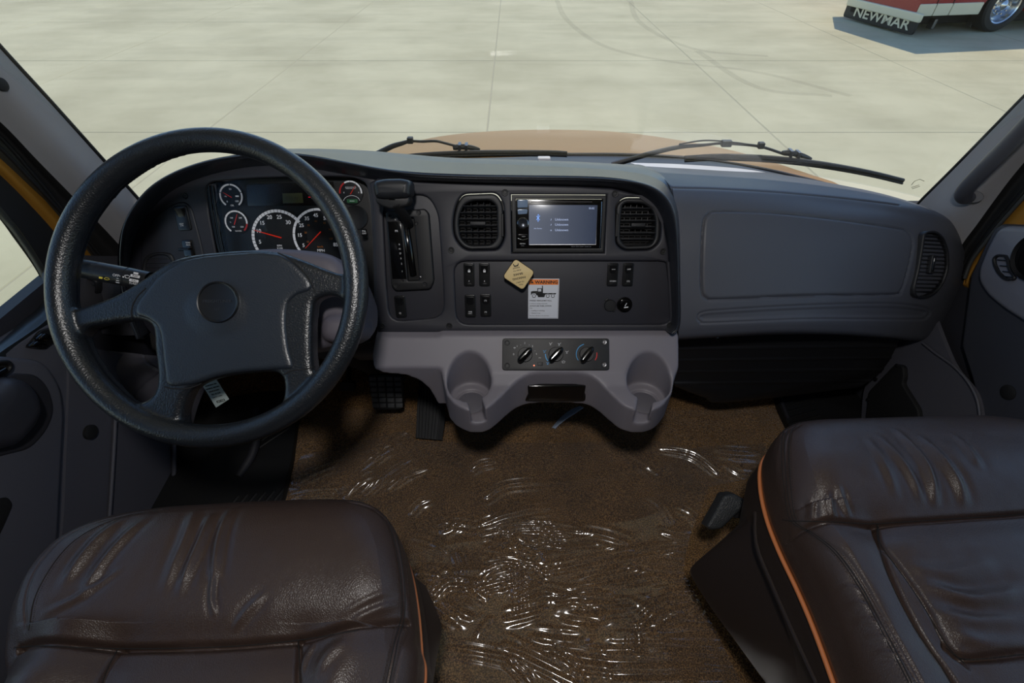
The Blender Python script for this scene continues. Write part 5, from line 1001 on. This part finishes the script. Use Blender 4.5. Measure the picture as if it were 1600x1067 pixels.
band('pillar_edge', eB, -.945, eC, -.975, black_soft, p1, -.01)
band('door_seal', eC, -.975, eD, -.985, M_('door_seal_rubber', srgb(52, 54, 50), .5), dl, .008)
tube('seal_lip', catmull([WX(a, b, -.972) for a, b in eC], 60), .004, rubber, dl, 8); tube('seal_lip', catmull([WX((a+c)/2, (b+d)/2, -.972) for (a, b), (c, d) in zip(eC, eD)], 60), .004, rubber, dl, 8)
band('painted_frame', eD, -.985, eE, -.995, gold, dl, .006)
band('window_channel', eE, -.995, eF, -1.0, black_soft, dl, 0)
band('window_seal', eF, -1.0, eG, -1.004, M_('window_seal_grey', srgb(58, 60, 54), .5), dl, .006)
sill_u = [(-160, 620), (-60, 566), (0, 527), (30, 501), (55, 480), (66, 462), (70, 445)]; sill_m = [(-160, 660), (-60, 598), (0, 551), (40, 524), (72, 500), (92, 470), (92, 440)]
surf('window_sill', rows_grid([[(a, b, -1.0) for a, b in sill_u], [((a+c)/2, (b+d)/2-2, -.955) for (a, b), (c, d) in zip(sill_u, sill_m)], [(a, b, -.93) for a, b in sill_m]], 40, 14, conv=WX), M_('sill_rubber', srgb(34, 38, 42), .4), dl, .012)
surf('mirror_trim', rows_grid([[(70, 420, -.99), (110, 400, -.98), (160, 400, -.96), (215, 400, -.93)], [(72, 460, -.98), (112, 460, -.97), (150, 460, -.95), (200, 460, -.93)], [(90, 505, -.96), (112, 510, -.955), (150, 510, -.95), (190, 510, -.94)]], 20, 14, conv=WX), kick, dl, .01)
lathe('screw_cap', [(.011, -.002), (.011, .002), (.009, .003), (.0001, .003)], Matrix.Translation(Vector(WX(3, 132, -.905))) @ Matrix.Rotation(math.pi/2, 4, 'Y'), black_soft, p1, 20)

dr = thing('door_2', (1.09, .3, 0.1), None, None); dr['kind'] = 'structure'
drp = [(1536, 384), (1550, 358), (1562, 350), (1620, 352), (1800, 330), (1900, 900), (1700, 1100), (1540, 760), (1532, 650), (1516, 590), (1500, 540), (1508, 480), (1514, 430)]
plate('door_panel', PRd, drp, [], -.04, 0, .01, M_('door_lower_panel', srgb(58, 60, 68), .5, bump=('noise', 1500, .12, .0004)), dr)
up_ = [(1540, 386), (1554, 360), (1566, 353), (1640, 356), (1800, 340), (1800, 660), (1700, 570), (1640, 532), (1600, 505), (1567, 484), (1540, 462), (1526, 440), (1526, 420)]
plate('upper_panel', PRd, ROUND(up_, 10), [], -.002, .016, .012, M_('upper_door_grey', srgb(112, 113, 122), .5, bump=('noise', 1500, .12, .0004)), dr)
sv = ROUND([(1549, 402), (1556, 397), (1571, 398), (1574, 405), (1577, 420), (1586, 434), (1582, 439), (1570, 437), (1558, 426), (1551, 413)], 4); so = [(p[0]+(1565-p[0])*.22, p[1]+(418-p[1])*.14) for p in sv]
louvre(PRd, sv, so, 0, .021, 'small curved demister vent on the right door', nv=0, lever=False).name = 'demister_vent'
dv = [o for o in bpy.data.objects if o.name.startswith('demister_vent')][-1]; WM[dv.name] = dv.matrix_basis.copy(); dv.parent = dr; dv.matrix_parent_inverse = WM[dr.name].inverted()
for y in (406, 415, 424, 432): p, q = WX(1556+(y-400)*.45, y, 1.052), WX(1574+(y-400)*.3, y+1, 1.052); tube('slat', [p, q], .0016, black, dv, 6)
a, b = PRd.loc(1612, 402, .03); sk = lathe('speaker', [(.052, -.02), (.052, .0), (.048, .008), (.040, .006), (.036, .008), (.02, .012), (.0001, .014)], PRd.mat(a, b, .016), gloss, dr, 48)
a, b = PRd.loc(1574, 613, .002); lathe('round_plug', [(.0165, -.004), (.0165, .002), (.015, .003), (.0001, .0032)], PRd.mat(a, b, 0), black_soft, dr, 30)
rA = [(1400, 350), (1431, 320), (1462, 290), (1500, 255), (1550, 204), (1600, 153), (1680, 72), (1760, -10)]
rA = [(1422, 338), (1437, 318), (1470, 285), (1500, 255), (1550, 204), (1600, 153), (1680, 72), (1760, -10)]
rB = [(1494, 400), (1506, 378), (1527, 350), (1550, 318), (1580, 278), (1612, 240), (1690, 150), (1780, 50)]
rC = [(1502, 425), (1514, 400), (1535, 370), (1560, 338), (1590, 302), (1618, 272), (1700, 180), (1790, 80)]
rD = [(1507, 435), (1518, 408), (1540, 378), (1566, 346), (1598, 310), (1625, 280), (1710, 190), (1800, 90)]
rE = [(1513, 450), (1524, 425), (1549, 400), (1580, 385), (1612, 350), (1650, 310), (1730, 220), (1820, 120)]
p2 = band('trim_2', rA, 1.03, rB, 1.075, pillar_m, None, -.018); p2['kind'] = 'structure'
tube('windscreen_gasket', catmull([WX(a-1, b-1, 1.033) for a, b in rA], 60), .004, rubber, p2, 8)
band('pillar_edge', rB, 1.075, rC, 1.09, black_soft, p2, .008); band('door_seal', rC, 1.09, rD, 1.095, rubber, dr, -.006); tube('seal_lip', catmull([WX(a, b, 1.086) for a, b in rD], 60), .004, M_('seal_lip_grey', srgb(60, 62, 62), .4), dr, 8)
band('painted_frame', rD, 1.095, rE, 1.10, gold, dr, -.006)
surf('painted_frame', rows_grid([[(1549, 372, 1.099), (1570, 352, 1.10), (1600, 322, 1.10), (1640, 285, 1.10)], [(1556, 380, 1.097), (1580, 366, 1.097), (1610, 340, 1.097), (1650, 300, 1.098)]], 20, 8, conv=WX), gold, dr, .008)
band('window_channel', rE, 1.10, [(x+25, y+20) for x, y in rE], 1.104, black_soft, dr, 0)
gh = thing('grab_handle', WX(1506, 306, 1.03), 'grey grab handle fixed along the right windscreen pillar', 'grab handle')
gp_ = catmull([WX(1519, 309, 1.038), WX(1506, 307, 1.015), WX(1510, 294, .995), WX(1540, 262, .985), WX(1580, 222, .985), WX(1640, 160, .985), WX(1720, 80, .99)], 70)
tube('grip', gp_, np.interp(np.linspace(0, 1, 70), [0, .08, .2, 1], [.012, .015, .016, .016]), M_('handle_grey', srgb(76, 77, 84), .42, bump=('noise', 1300, .1, .0003)), gh, 18)
tube('mount', [WX(1522, 306, 1.06), WX(1520, 307, 1.03)], .018, bpy.data.materials['handle_grey'], gh, 16, flat=.7)

# ================================================================ SEATS
def seat(outline, lvl, zt, R, seams, wrinkles, wseams, bump_fn, name, label, zbot, leather_=leather):
    t = thing('driver_seat' if name == 'd' else 'passenger_seat', (0, 0, 0), label, 'seat')
    ol = [WZ(p[0], p[1], lvl)[:2] if len(p) == 2 else np.array(p[:2]) for p in outline]; nA = 520; ol = catmull(ol, nA, True)
    c = ol.mean(0); nR = 230; r = np.sin(np.linspace(0, 1, nR)**1.0*math.pi/2)
    P = c+r[:, None, None]*(ol-c)[None]; X, Y = P[..., 0], P[..., 1]
    d = pdist(X, Y, ol, True); d[-1] = 0
    q = np.clip(d/R, 0, 1); z = zt-R*.75*(1-np.sqrt(np.clip(1-(1-q)**2, 0, 1)))
    pl_ = lambda pts: np.array([WZ(x, y, zt-.01)[:2] for x, y in catmull(pts, 40)])
    for pts, w, dep, sh in seams:
        s = pdist(X, Y, pl_(pts)); z = z-dep*np.exp(-(s/w)**2)-sh*np.exp(-(s/(w*7))**2)
    for pts, w, amp in wrinkles:
        L = pl_(pts); s = pdist(X, Y, L); m_ = L.mean(0); ln = np.linalg.norm(L[-1]-L[0]); f_ = np.exp(-(((X-m_[0])**2+(Y-m_[1])**2)/(ln*.45)**2)**2); z = z+amp*f_*(np.exp(-(s/w)**2)-.5*np.exp(-((s-w*1.8)/w)**2))
    z = z+bump_fn(X, Y)*np.clip(d/.03, 0, 1); z = z+.0022*(vnoise(X+5, Y+5, 14, 9)-.5)*np.clip(d/.02, 0, 1)+.0006*(vnoise(X+5, Y+5, 60, 10)-.5)
    rings = [np.stack([X, Y, z], 2)]; ze = z[-1]
    for k, (dz, e) in enumerate(((.010, .001), (.025, .002), (.045, .001), (.062, -.004))):
        nrm2 = (ol-c)/np.linalg.norm(ol-c, axis=1, keepdims=True); rings.append(np.stack([ol[:, 0]+nrm2[:, 0]*e, ol[:, 1]+nrm2[:, 1]*e, (ze if k < 1 else ze*.4+.6*(zt-R*.75) if k < 2 else ze*0+zt-R*.75)-dz], 1)[None])
    G = np.concatenate(rings, 0); n, m = G.shape[:2]
    cu = mesh('cushion', G.reshape(-1, 3), grid_faces(n, m, False, True)+[tuple((n-1)*m+k for k in range(m))], leather_, t, sharp=None, recal=True)
    edge = G[-1]; nrm2 = (ol-c)/np.linalg.norm(ol-c, axis=1, keepdims=True)
    pipe = edge+np.concatenate([nrm2*.003, np.zeros((nA, 1))], 1); tube('piping', pipe[::2], .0035, piping_m, t, 8, closed=True)
    # lower shell below the piping
    rr_ = []
    for dz, e in ((0, -.004), (.02, .0), (.06, .004), (zt-zbot-.1, -.02)): rr_.append(np.stack([ol[:, 0]+nrm2[:, 0]*e, ol[:, 1]+nrm2[:, 1]*e, edge[:, 2]-dz], 1))
    G2 = np.array(rr_); mesh('lower_side', G2.reshape(-1, 3), grid_faces(4, nA, False, True)+[tuple(3*nA+k for k in range(nA))], leather_dk, t, sharp=50, recal=True)
    tr = bvh(cu)
    for pts in wseams: stitch('seam', tr, pts, seam_m, t, r=.0008, n=90, lift=-.0002)
    return t, tr
def stitches(tree, pts, par, n=110, off=0):
    P = drape(tree, [(x+off, y) for x, y in pts], n*2, 0.0002); V = []; fc = []
    for i in range(0, len(P)-1, 2):
        v, f = tube_geo(np.array([P[i], P[i]*.35+P[i+1]*.65]), .0006, 5); k = len(V); V += [tuple(q) for q in v]; fc += [tuple(k+j for j in q) for q in f]
    if V: tag(mesh('stitching', V, fc, thread, par), kind='stuff')
D1 = [(22, 1012), (60, 1009), (130, 1012), (250, 1013), (370, 1009), (465, 1000), (560, 985), (630, 962)]
D2 = [(545, 781), (580, 789), (603, 808), (617, 850), (626, 905), (627, 960), (617, 1000), (603, 1067), (592, 1120)]
D3 = [(466, 1001), (468, 1035), (470, 1075), (475, 1130)]; D4 = [(184, 1014), (170, 1040), (158, 1075), (150, 1130)]
D5 = [(45, 985), (56, 930), (90, 872), (130, 835), (190, 808), (250, 796)]
LV = lambda x, y: tuple(WZ(x, y, .464)[:2])+(0,)
do = [(12, 1110), (24, 1035), (40, 965), (72, 905), (120, 853), (184, 820), (262, 805), (350, 798), (450, 793), (530, 791), (578, 797), (606, 815), LV(632, 868), LV(645, 905), LV(654, 960), LV(659, 1020), LV(663, 1080), (-.115, -.02, 0), (-.125, -.14, 0), (-.35, -.17, 0), (-.585, -.14, 0), (-.60, 0, 0)]
def bumpD(X, Y):
    yf = WZ(370, 1009, .56)[1]; r = .012*np.exp(-((Y-(yf+.085))/.07)**2); xr = WZ(540, 1040, .56)[0]; xl_ = WZ(90, 1040, .56)[0]
    return r+np.where(Y < yf+.02, .018*np.exp(-((X-xr)/.035)**2)+.018*np.exp(-((X-xl_)/.04)**2), 0)
dwr = [([(365, 800), (352, 850), (345, 925)], .006, .005), ([(335, 815), (320, 860), (290, 940)], .006, .0045), ([(310, 800), (300, 850), (270, 930)], .007, .003), ([(200, 815), (160, 860), (110, 930)], .007, .004), ([(240, 810), (190, 870), (140, 940)], .006, .003), ([(205, 900), (140, 940), (80, 965)], .004, .002), ([(425, 935), (395, 960), (370, 985)], .005, .0025), ([(620, 940), (590, 955), (545, 975)], .005, .0035), ([(612, 925), (575, 945), (535, 965)], .004, .002), ([(345, 905), (340, 940), (342, 965)], .003, .003), ([(545, 1010), (520, 1030), (500, 1060)], .008, .004), ([(495, 1005), (480, 1030), (474, 1060)], .004, .003)]
ds, dtree = seat(do, .515, .575, .065, [(D1, .0035, .012, .012), (D2, .0022, .0025, .0), ([(x+11, y) for x, y in D2], .002, .0015, 0), (D3, .003, .008, .004), (D4, .003, .008, .004), (D5, .002, .0015, 0)], dwr, [D1[:-1], D3, D4, D2, [(x+5, y+1) for x, y in D2], D5], bumpD, 'd', 'dark brown leather driver seat cushion behind the steering wheel, edged with tan piping', .30)
stitches(dtree, D2, ds, 120, 10.5); stitches(dtree, D2, ds, 120, -5); stitches(dtree, D5, ds, 90, 4)
surf('skirt', rows_grid([[(636, 890, .43), (643, 940, .43), (648, 1010, .43), (652, 1100, .43)], [(652, 905, .38), (664, 950, .38), (669, 1010, .38), (672, 1090, .38)], [(665, 915, .30), (684, 960, .29), (690, 985, .28), (682, 1030, .28)]], 40, 20, conv=WZ), leather_dk, ds, .006)
box('seat_base', (-.56, -.15, .012), (-.22, .22, .50), black_soft, ds, .03)
P1s = [(1222, 812), (1240, 814), (1300, 815), (1360, 818), (1400, 816), (1480, 811), (1600, 803), (1720, 792)]
P2s = [(1240, 661), (1226, 672), (1221, 700), (1224, 750), (1231, 800), (1240, 818), (1270, 836), (1305, 865), (1340, 915), (1375, 980), (1420, 1067), (1445, 1120)]
P2b = [(1252, 661), (1238, 672), (1233, 700), (1235, 750), (1240, 798), (1245, 812)]
P3s = [(1370, 818), (1373, 850), (1390, 905), (1425, 975), (1470, 1040), (1505, 1100)]; P3b = [(1372, 822), (1376, 850), (1398, 882), (1428, 925), (1455, 968), (1480, 1008), (1510, 1040)]
P4s = [(1478, 1012), (1510, 1030), (1600, 1022), (1720, 1010)]
po = [LV(1322, 1130), LV(1302, 1070), LV(1272, 988), LV(1246, 926), LV(1216, 862), LV(1197, 812), LV(1187, 765), LV(1188, 728), LV(1204, 706), LV(1238, 697), LV(1330, 693), LV(1430, 690), (.80, .525, 0), (.86, .513, 0), (.905, .475, 0), (.925, .39, 0), (.94, .1, 0), (.92, -.16, 0), (.66, -.19, 0), (.43, -.16, 0), (.395, -.05, 0)]
def bumpP(X, Y):
    yf = WZ(1480, 811, .56)[1]; return .014*np.exp(-((Y-(yf+.07))/.06)**2)+np.where(Y < yf+.02, .020*np.exp(-((X-(WZ(1310, 920, .56)[0]+(Y-.25)*0))/.035)**2), 0)
pwr = [([(1430, 690), (1465, 740), (1500, 790)], .007, .005), ([(1395, 680), (1430, 735), (1455, 790)], .006, .005), ([(1365, 690), (1400, 740), (1430, 785)], .006, .003), ([(1480, 685), (1500, 715), (1515, 745)], .006, .0025), ([(1345, 690), (1370, 740), (1390, 780)], .006, .002), ([(1300, 770), (1310, 790), (1325, 808)], .004, .003), ([(1285, 775), (1292, 795), (1300, 810)], .004, .003), ([(1265, 780), (1268, 795), (1272, 810)], .003, .003), ([(1445, 920), (1520, 940), (1600, 925)], .008, .005), ([(1460, 965), (1520, 975), (1590, 970)], .008, .004), ([(1480, 990), (1540, 1005), (1600, 1000)], .008, .004), ([(1430, 895), (1480, 900), (1560, 880)], .009, .003), ([(1300, 880), (1330, 925), (1365, 985)], .008, .003)]+[([(1318+i*13, 915+i*26), (1330+i*13, 918+i*26), (1342+i*13, 926+i*26)], .004, .002) for i in range(5)]
ps, ptree = seat(po, .515, .575, .065, [(P1s, .0035, .012, .012), (P2s, .0022, .0028, 0), ([(x+6, y) for x, y in P2s], .0022, .0025, 0), (P2b, .002, .002, 0), (P3s, .003, .008, .004), (P3b, .003, .006, .002), (P4s, .0035, .010, .005)], pwr, [P1s, P2s, P2b, P3s, P3b, P4s, [(x+5, y) for x, y in P2s]], bumpP, 'p', 'dark brown leather passenger seat cushion at lower right, edged with tan piping', .30)
stitches(ptree, P2s, ps, 150, -4); stitches(ptree, P2s, ps, 150, 10); stitches(ptree, P2b, ps, 60, 3)
surf('skirt', rows_grid([[(1192, 770, .45), (1202, 815, .45), (1235, 890, .45), (1268, 965, .45), (1320, 1100, .45)], [(1158, 815, .38), (1152, 838, .38), (1178, 905, .38), (1215, 985, .38), (1275, 1105, .38)], [(1090, 880, .27), (1081, 891, .26), (1110, 940, .26), (1155, 1005, .26), (1230, 1110, .26)], [(1110, 885, .24), (1095, 900, .24), (1120, 950, .24), (1165, 1010, .24), (1235, 1110, .24)]], 70, 40, conv=WZ), leather_dk, ps, .006)
tube('skirt_fold', catmull([WZ(x, y, z) for x, y, z in ((1180, 800, .462), (1182, 850, .455), (1205, 910, .45), (1240, 990, .45), (1275, 1067, .45))], 40), .0025, leather_dk, ps, 6)
box('seat_base', (.52, -.15, .012), (.88, .34, .50), black_soft, ps, .03)
lv = thing('seat_lever', WZ(1135, 815, .26), 'black textured adjustment lever beside the passenger seat', 'lever')
PLv = Plane(WZ(1138, 800, .30), (1, 0, 0), (0, .75, .66)); plate('grip', PLv, ROUND([(1104, 824), (1118, 800), (1132, 774), (1150, 772), (1172, 786), (1150, 806), (1128, 827), (1112, 829)], 4), [], -.03, 0, .006, M_('lever_textured', srgb(44, 46, 48), .5, bump=('voronoi', 300, .5, .0008)), lv)
tube('stem', [WZ(1150, 800, .28), WZ(1200, 800, .22)], .012, black, lv, 10)

# ================================================================ PLASTIC FLOOR FILM
film_m = thin_glass('clear_plastic_film', (0.98, 0.98, 0.98, 1), ior=1.5, rough=.15, gain=2.4, haze=.035, hazecol=srgb(205, 208, 212))
xs = np.linspace(-.74, .74, 740); ys = np.linspace(-.05, .92, 520); X, Y = np.meshgrid(xs, ys)
wx_ = X+.05*(vnoise(X+3, Y+3, 6, 21)-.5); wy_ = Y+.05*(vnoise(X+7, Y+3, 6, 22)-.5)
def tri(a): return np.abs((a % 1.0)-.5)*2
def ridge(u, v, su, sv, seed, p): n_ = 1-np.abs(2*vnoise(u*su+10, v*sv+10, 1, seed)-1); return n_**p
def rot(ang): c, s = math.cos(ang), math.sin(ang); return wx_*c+wy_*s, -wx_*s+wy_*c
dens = np.clip(.15+1.1*np.exp(-(((X+.02)/.30)**2+((Y-.33)/.20)**2))+.8*np.exp(-(((X-.38)/.16)**2+((Y-.36)/.22)**2))+.5*np.exp(-(((X+.35)/.22)**2+((Y-.62)/.16)**2)), 0, 1.3)
u, v = rot(.12); h = .003*ridge(u, v, 3, 15, 31, 3)+.006*vnoise(X+2, Y+2, 5, 61)+.004*vnoise(X+2, Y+2, 11, 62)
folds = [(535, 759, 580, 722, 625, 691, 5), (538, 774, 565, 752, 590, 740, 5), (571, 771, 608, 738, 645, 714, 5), (610, 687, 630, 676, 646, 670, 4), (679, 750, 693, 715, 702, 690, 3), (600, 765, 640, 740, 668, 730, 4),
 (738, 732, 752, 724, 775, 720, 7), (760, 775, 790, 758, 846, 752, 6), (748, 819, 800, 803, 856, 792, 6), (753, 834, 820, 821, 907, 829, 8), (907, 829, 945, 836, 980, 847, 6), (773, 840, 810, 852, 846, 870, 7), (789, 855, 825, 858, 857, 861, 7), (825, 847, 880, 851, 928, 846, 6),
 (845, 893, 970, 870, 1081, 852, 6), (743, 919, 790, 908, 840, 898, 5), (676, 919, 690, 908, 707, 901, 5), (804, 927, 825, 918, 846, 908, 5), (871, 939, 910, 938, 958, 942, 5), (789, 965, 820, 958, 851, 949, 5), (881, 965, 905, 972, 928, 976, 4),
 (830, 995, 870, 1000, 922, 1002, 5), (963, 988, 1040, 988, 1122, 988, 5), (989, 990, 990, 1003, 989, 1016, 4), (948, 1016, 1010, 1014, 1086, 1013, 6), (789, 1006, 850, 1035, 912, 1067, 6), (881, 1024, 960, 1034, 1081, 1042, 6), (794, 1031, 815, 1050, 830, 1067, 5), (856, 1013, 890, 1035, 912, 1060, 5),
 (999, 978, 1035, 952, 1081, 939, 6), (984, 888, 1030, 897, 1086, 893, 5), (1030, 698, 1081, 711, 1122, 739, 7), (1119, 703, 1150, 706, 1185, 708, 7), (1132, 726, 1155, 740, 1178, 743, 5), (973, 698, 1000, 718, 1025, 737, 4), (1030, 862, 1060, 865, 1081, 868, 5), (1025, 919, 1060, 916, 1086, 914, 5), (1035, 965, 1070, 972, 1107, 978, 6),
 (700, 940, 715, 955, 738, 965, 5), (680, 945, 695, 960, 712, 968, 4), (730, 905, 742, 925, 760, 935, 4), (820, 935, 845, 925, 865, 925, 5), (905, 905, 950, 892, 1000, 880, 5), (715, 860, 722, 880, 718, 905, 4), (760, 885, 785, 879, 812, 880, 5), (690, 830, 705, 822, 718, 815, 4), (640, 800, 655, 785, 672, 778, 4), (1010, 775, 1030, 790, 1045, 812, 4), (1060, 790, 1080, 800, 1090, 815, 3), (1035, 830, 1060, 838, 1085, 836, 4),
 (880, 880, 930, 868, 990, 862, 4), (900, 915, 960, 905, 1020, 895, 4), (1090, 925, 1095, 945, 1080, 960, 4), (870, 955, 930, 955, 990, 950, 4), (700, 1010, 760, 1020, 800, 1030, 3), (960, 1055, 1050, 1052, 1150, 1050, 4), (1000, 1025, 1080, 1026, 1150, 1030, 4), (470, 750, 500, 735, 540, 722, 3), (455, 775, 490, 770, 520, 768, 4), (560, 705, 600, 697, 640, 688, 2)]
for k in range(22):
    cx, cy = [(760, 930), (1060, 900), (850, 860), (700, 870)][k % 4]; a = random.gauss(cx, 55), random.gauss(cy, 40); g_ = random.gauss(0, .5); L_ = random.uniform(14, 40); folds.append((a[0]-L_*math.cos(g_), a[1]+L_*math.sin(g_), a[0], a[1]-3, a[0]+L_*math.cos(g_), a[1]-L_*math.sin(g_), random.uniform(2.5, 5)))
gx0, gy0, gdx, gdy = xs[0], ys[0], xs[1]-xs[0], ys[1]-ys[0]
for q in folds:
    L = np.array([WZ(a, b, .02)[:2] for a, b in catmull([(q[0], q[1]), (q[2], q[3]), (q[4], q[5])], 14)]); w = random.uniform(.005, .009); lo = L.min(0)-.03; hi = L.max(0)+.03
    i0, i1 = np.clip([(lo[0]-gx0)/gdx, (hi[0]-gx0)/gdx], 0, len(xs)).astype(int); j0, j1 = np.clip([(lo[1]-gy0)/gdy, (hi[1]-gy0)/gdy], 0, len(ys)).astype(int)
    if i1 <= i0 or j1 <= j0: continue
    XX, YY = X[j0:j1, i0:i1], Y[j0:j1, i0:i1]; s_ = pdist(XX, YY, L); m_ = L.mean(0); ln = np.linalg.norm(L[-1]-L[0])+.01; f_ = np.clip(1.15-(np.hypot(XX-m_[0], YY-m_[1])/(ln*.55))**2, 0, 1)
    h[j0:j1, i0:i1] += q[6]*.0016*f_*(np.exp(-(s_/w)**2)+.5*np.exp(-((s_-2.6*w)/(w*.8))**2))
cr_ = 0
for i, (a, k, am) in enumerate(((.3, 12, .0022), (1.4, 15, .0016))):
    u, v = rot(a); cr_ = cr_+am*tri(k*(u+.03*vnoise(u+20, v+20, 12, 40+i)))
h = .008+h+cr_*np.clip(dens-.25, 0, 1)*np.clip((vnoise(X+9, Y+9, 8, 50)-.45)*5, 0, 1)
PX, PY = proj(np.stack([X, Y, h], 2)); fpoly = [(452, 745), (470, 712), (560, 690), (632, 672), (650, 688), (700, 690), (760, 690), (850, 692), (950, 690), (1030, 690), (1075, 700), (1130, 695), (1205, 692), (1196, 742), (1108, 762), (1078, 840), (1068, 892), (1106, 960), (1160, 1067), (1200, 1300), (560, 1300), (600, 900), (560, 800), (440, 790)]
keep = inside(PX, PY, fpoly); n, m = X.shape; idx = -np.ones(n*m, int); k = np.nonzero(keep.ravel())[0]; idx[k] = np.arange(len(k)); P = np.stack([X, Y, h], 2).reshape(-1, 3)[k]
fc = [tuple(idx[j] for j in q) for q in grid_faces(n, m) if min(idx[j] for j in q) >= 0]
fo = mesh('plastic_floor_film', P, fc, film_m, None, sharp=None); tag(fo, 'clear crinkled plastic film covering the brown carpet between the seats', 'plastic film')
sc = thing('film_scrap', WZ(880, 650, .02), 'small folded scrap of clear film under the centre console', 'plastic film')
surf('folded_strip', rows_grid([[(906, 634, .06), (892, 640, .05), (876, 652, .03), (862, 668, .015)], [(912, 637, .065), (899, 645, .06), (884, 655, .045), (866, 669, .02)], [(905, 642, .05), (890, 652, .04), (878, 660, .02), (868, 671, .012)]], 30, 8, conv=WZ), thin_glass('film_fold', (.8, .86, .92, 1), gain=3.5, rough=.1, haze=.5, hazecol=srgb(200, 215, 235)), sc, .0008)

finish_texts()
for o in list(bpy.data.objects):
    if o.type == 'MESH' and o.parent is None and not o.get('kind') and not o.get('label'): o['kind'] = 'structure'
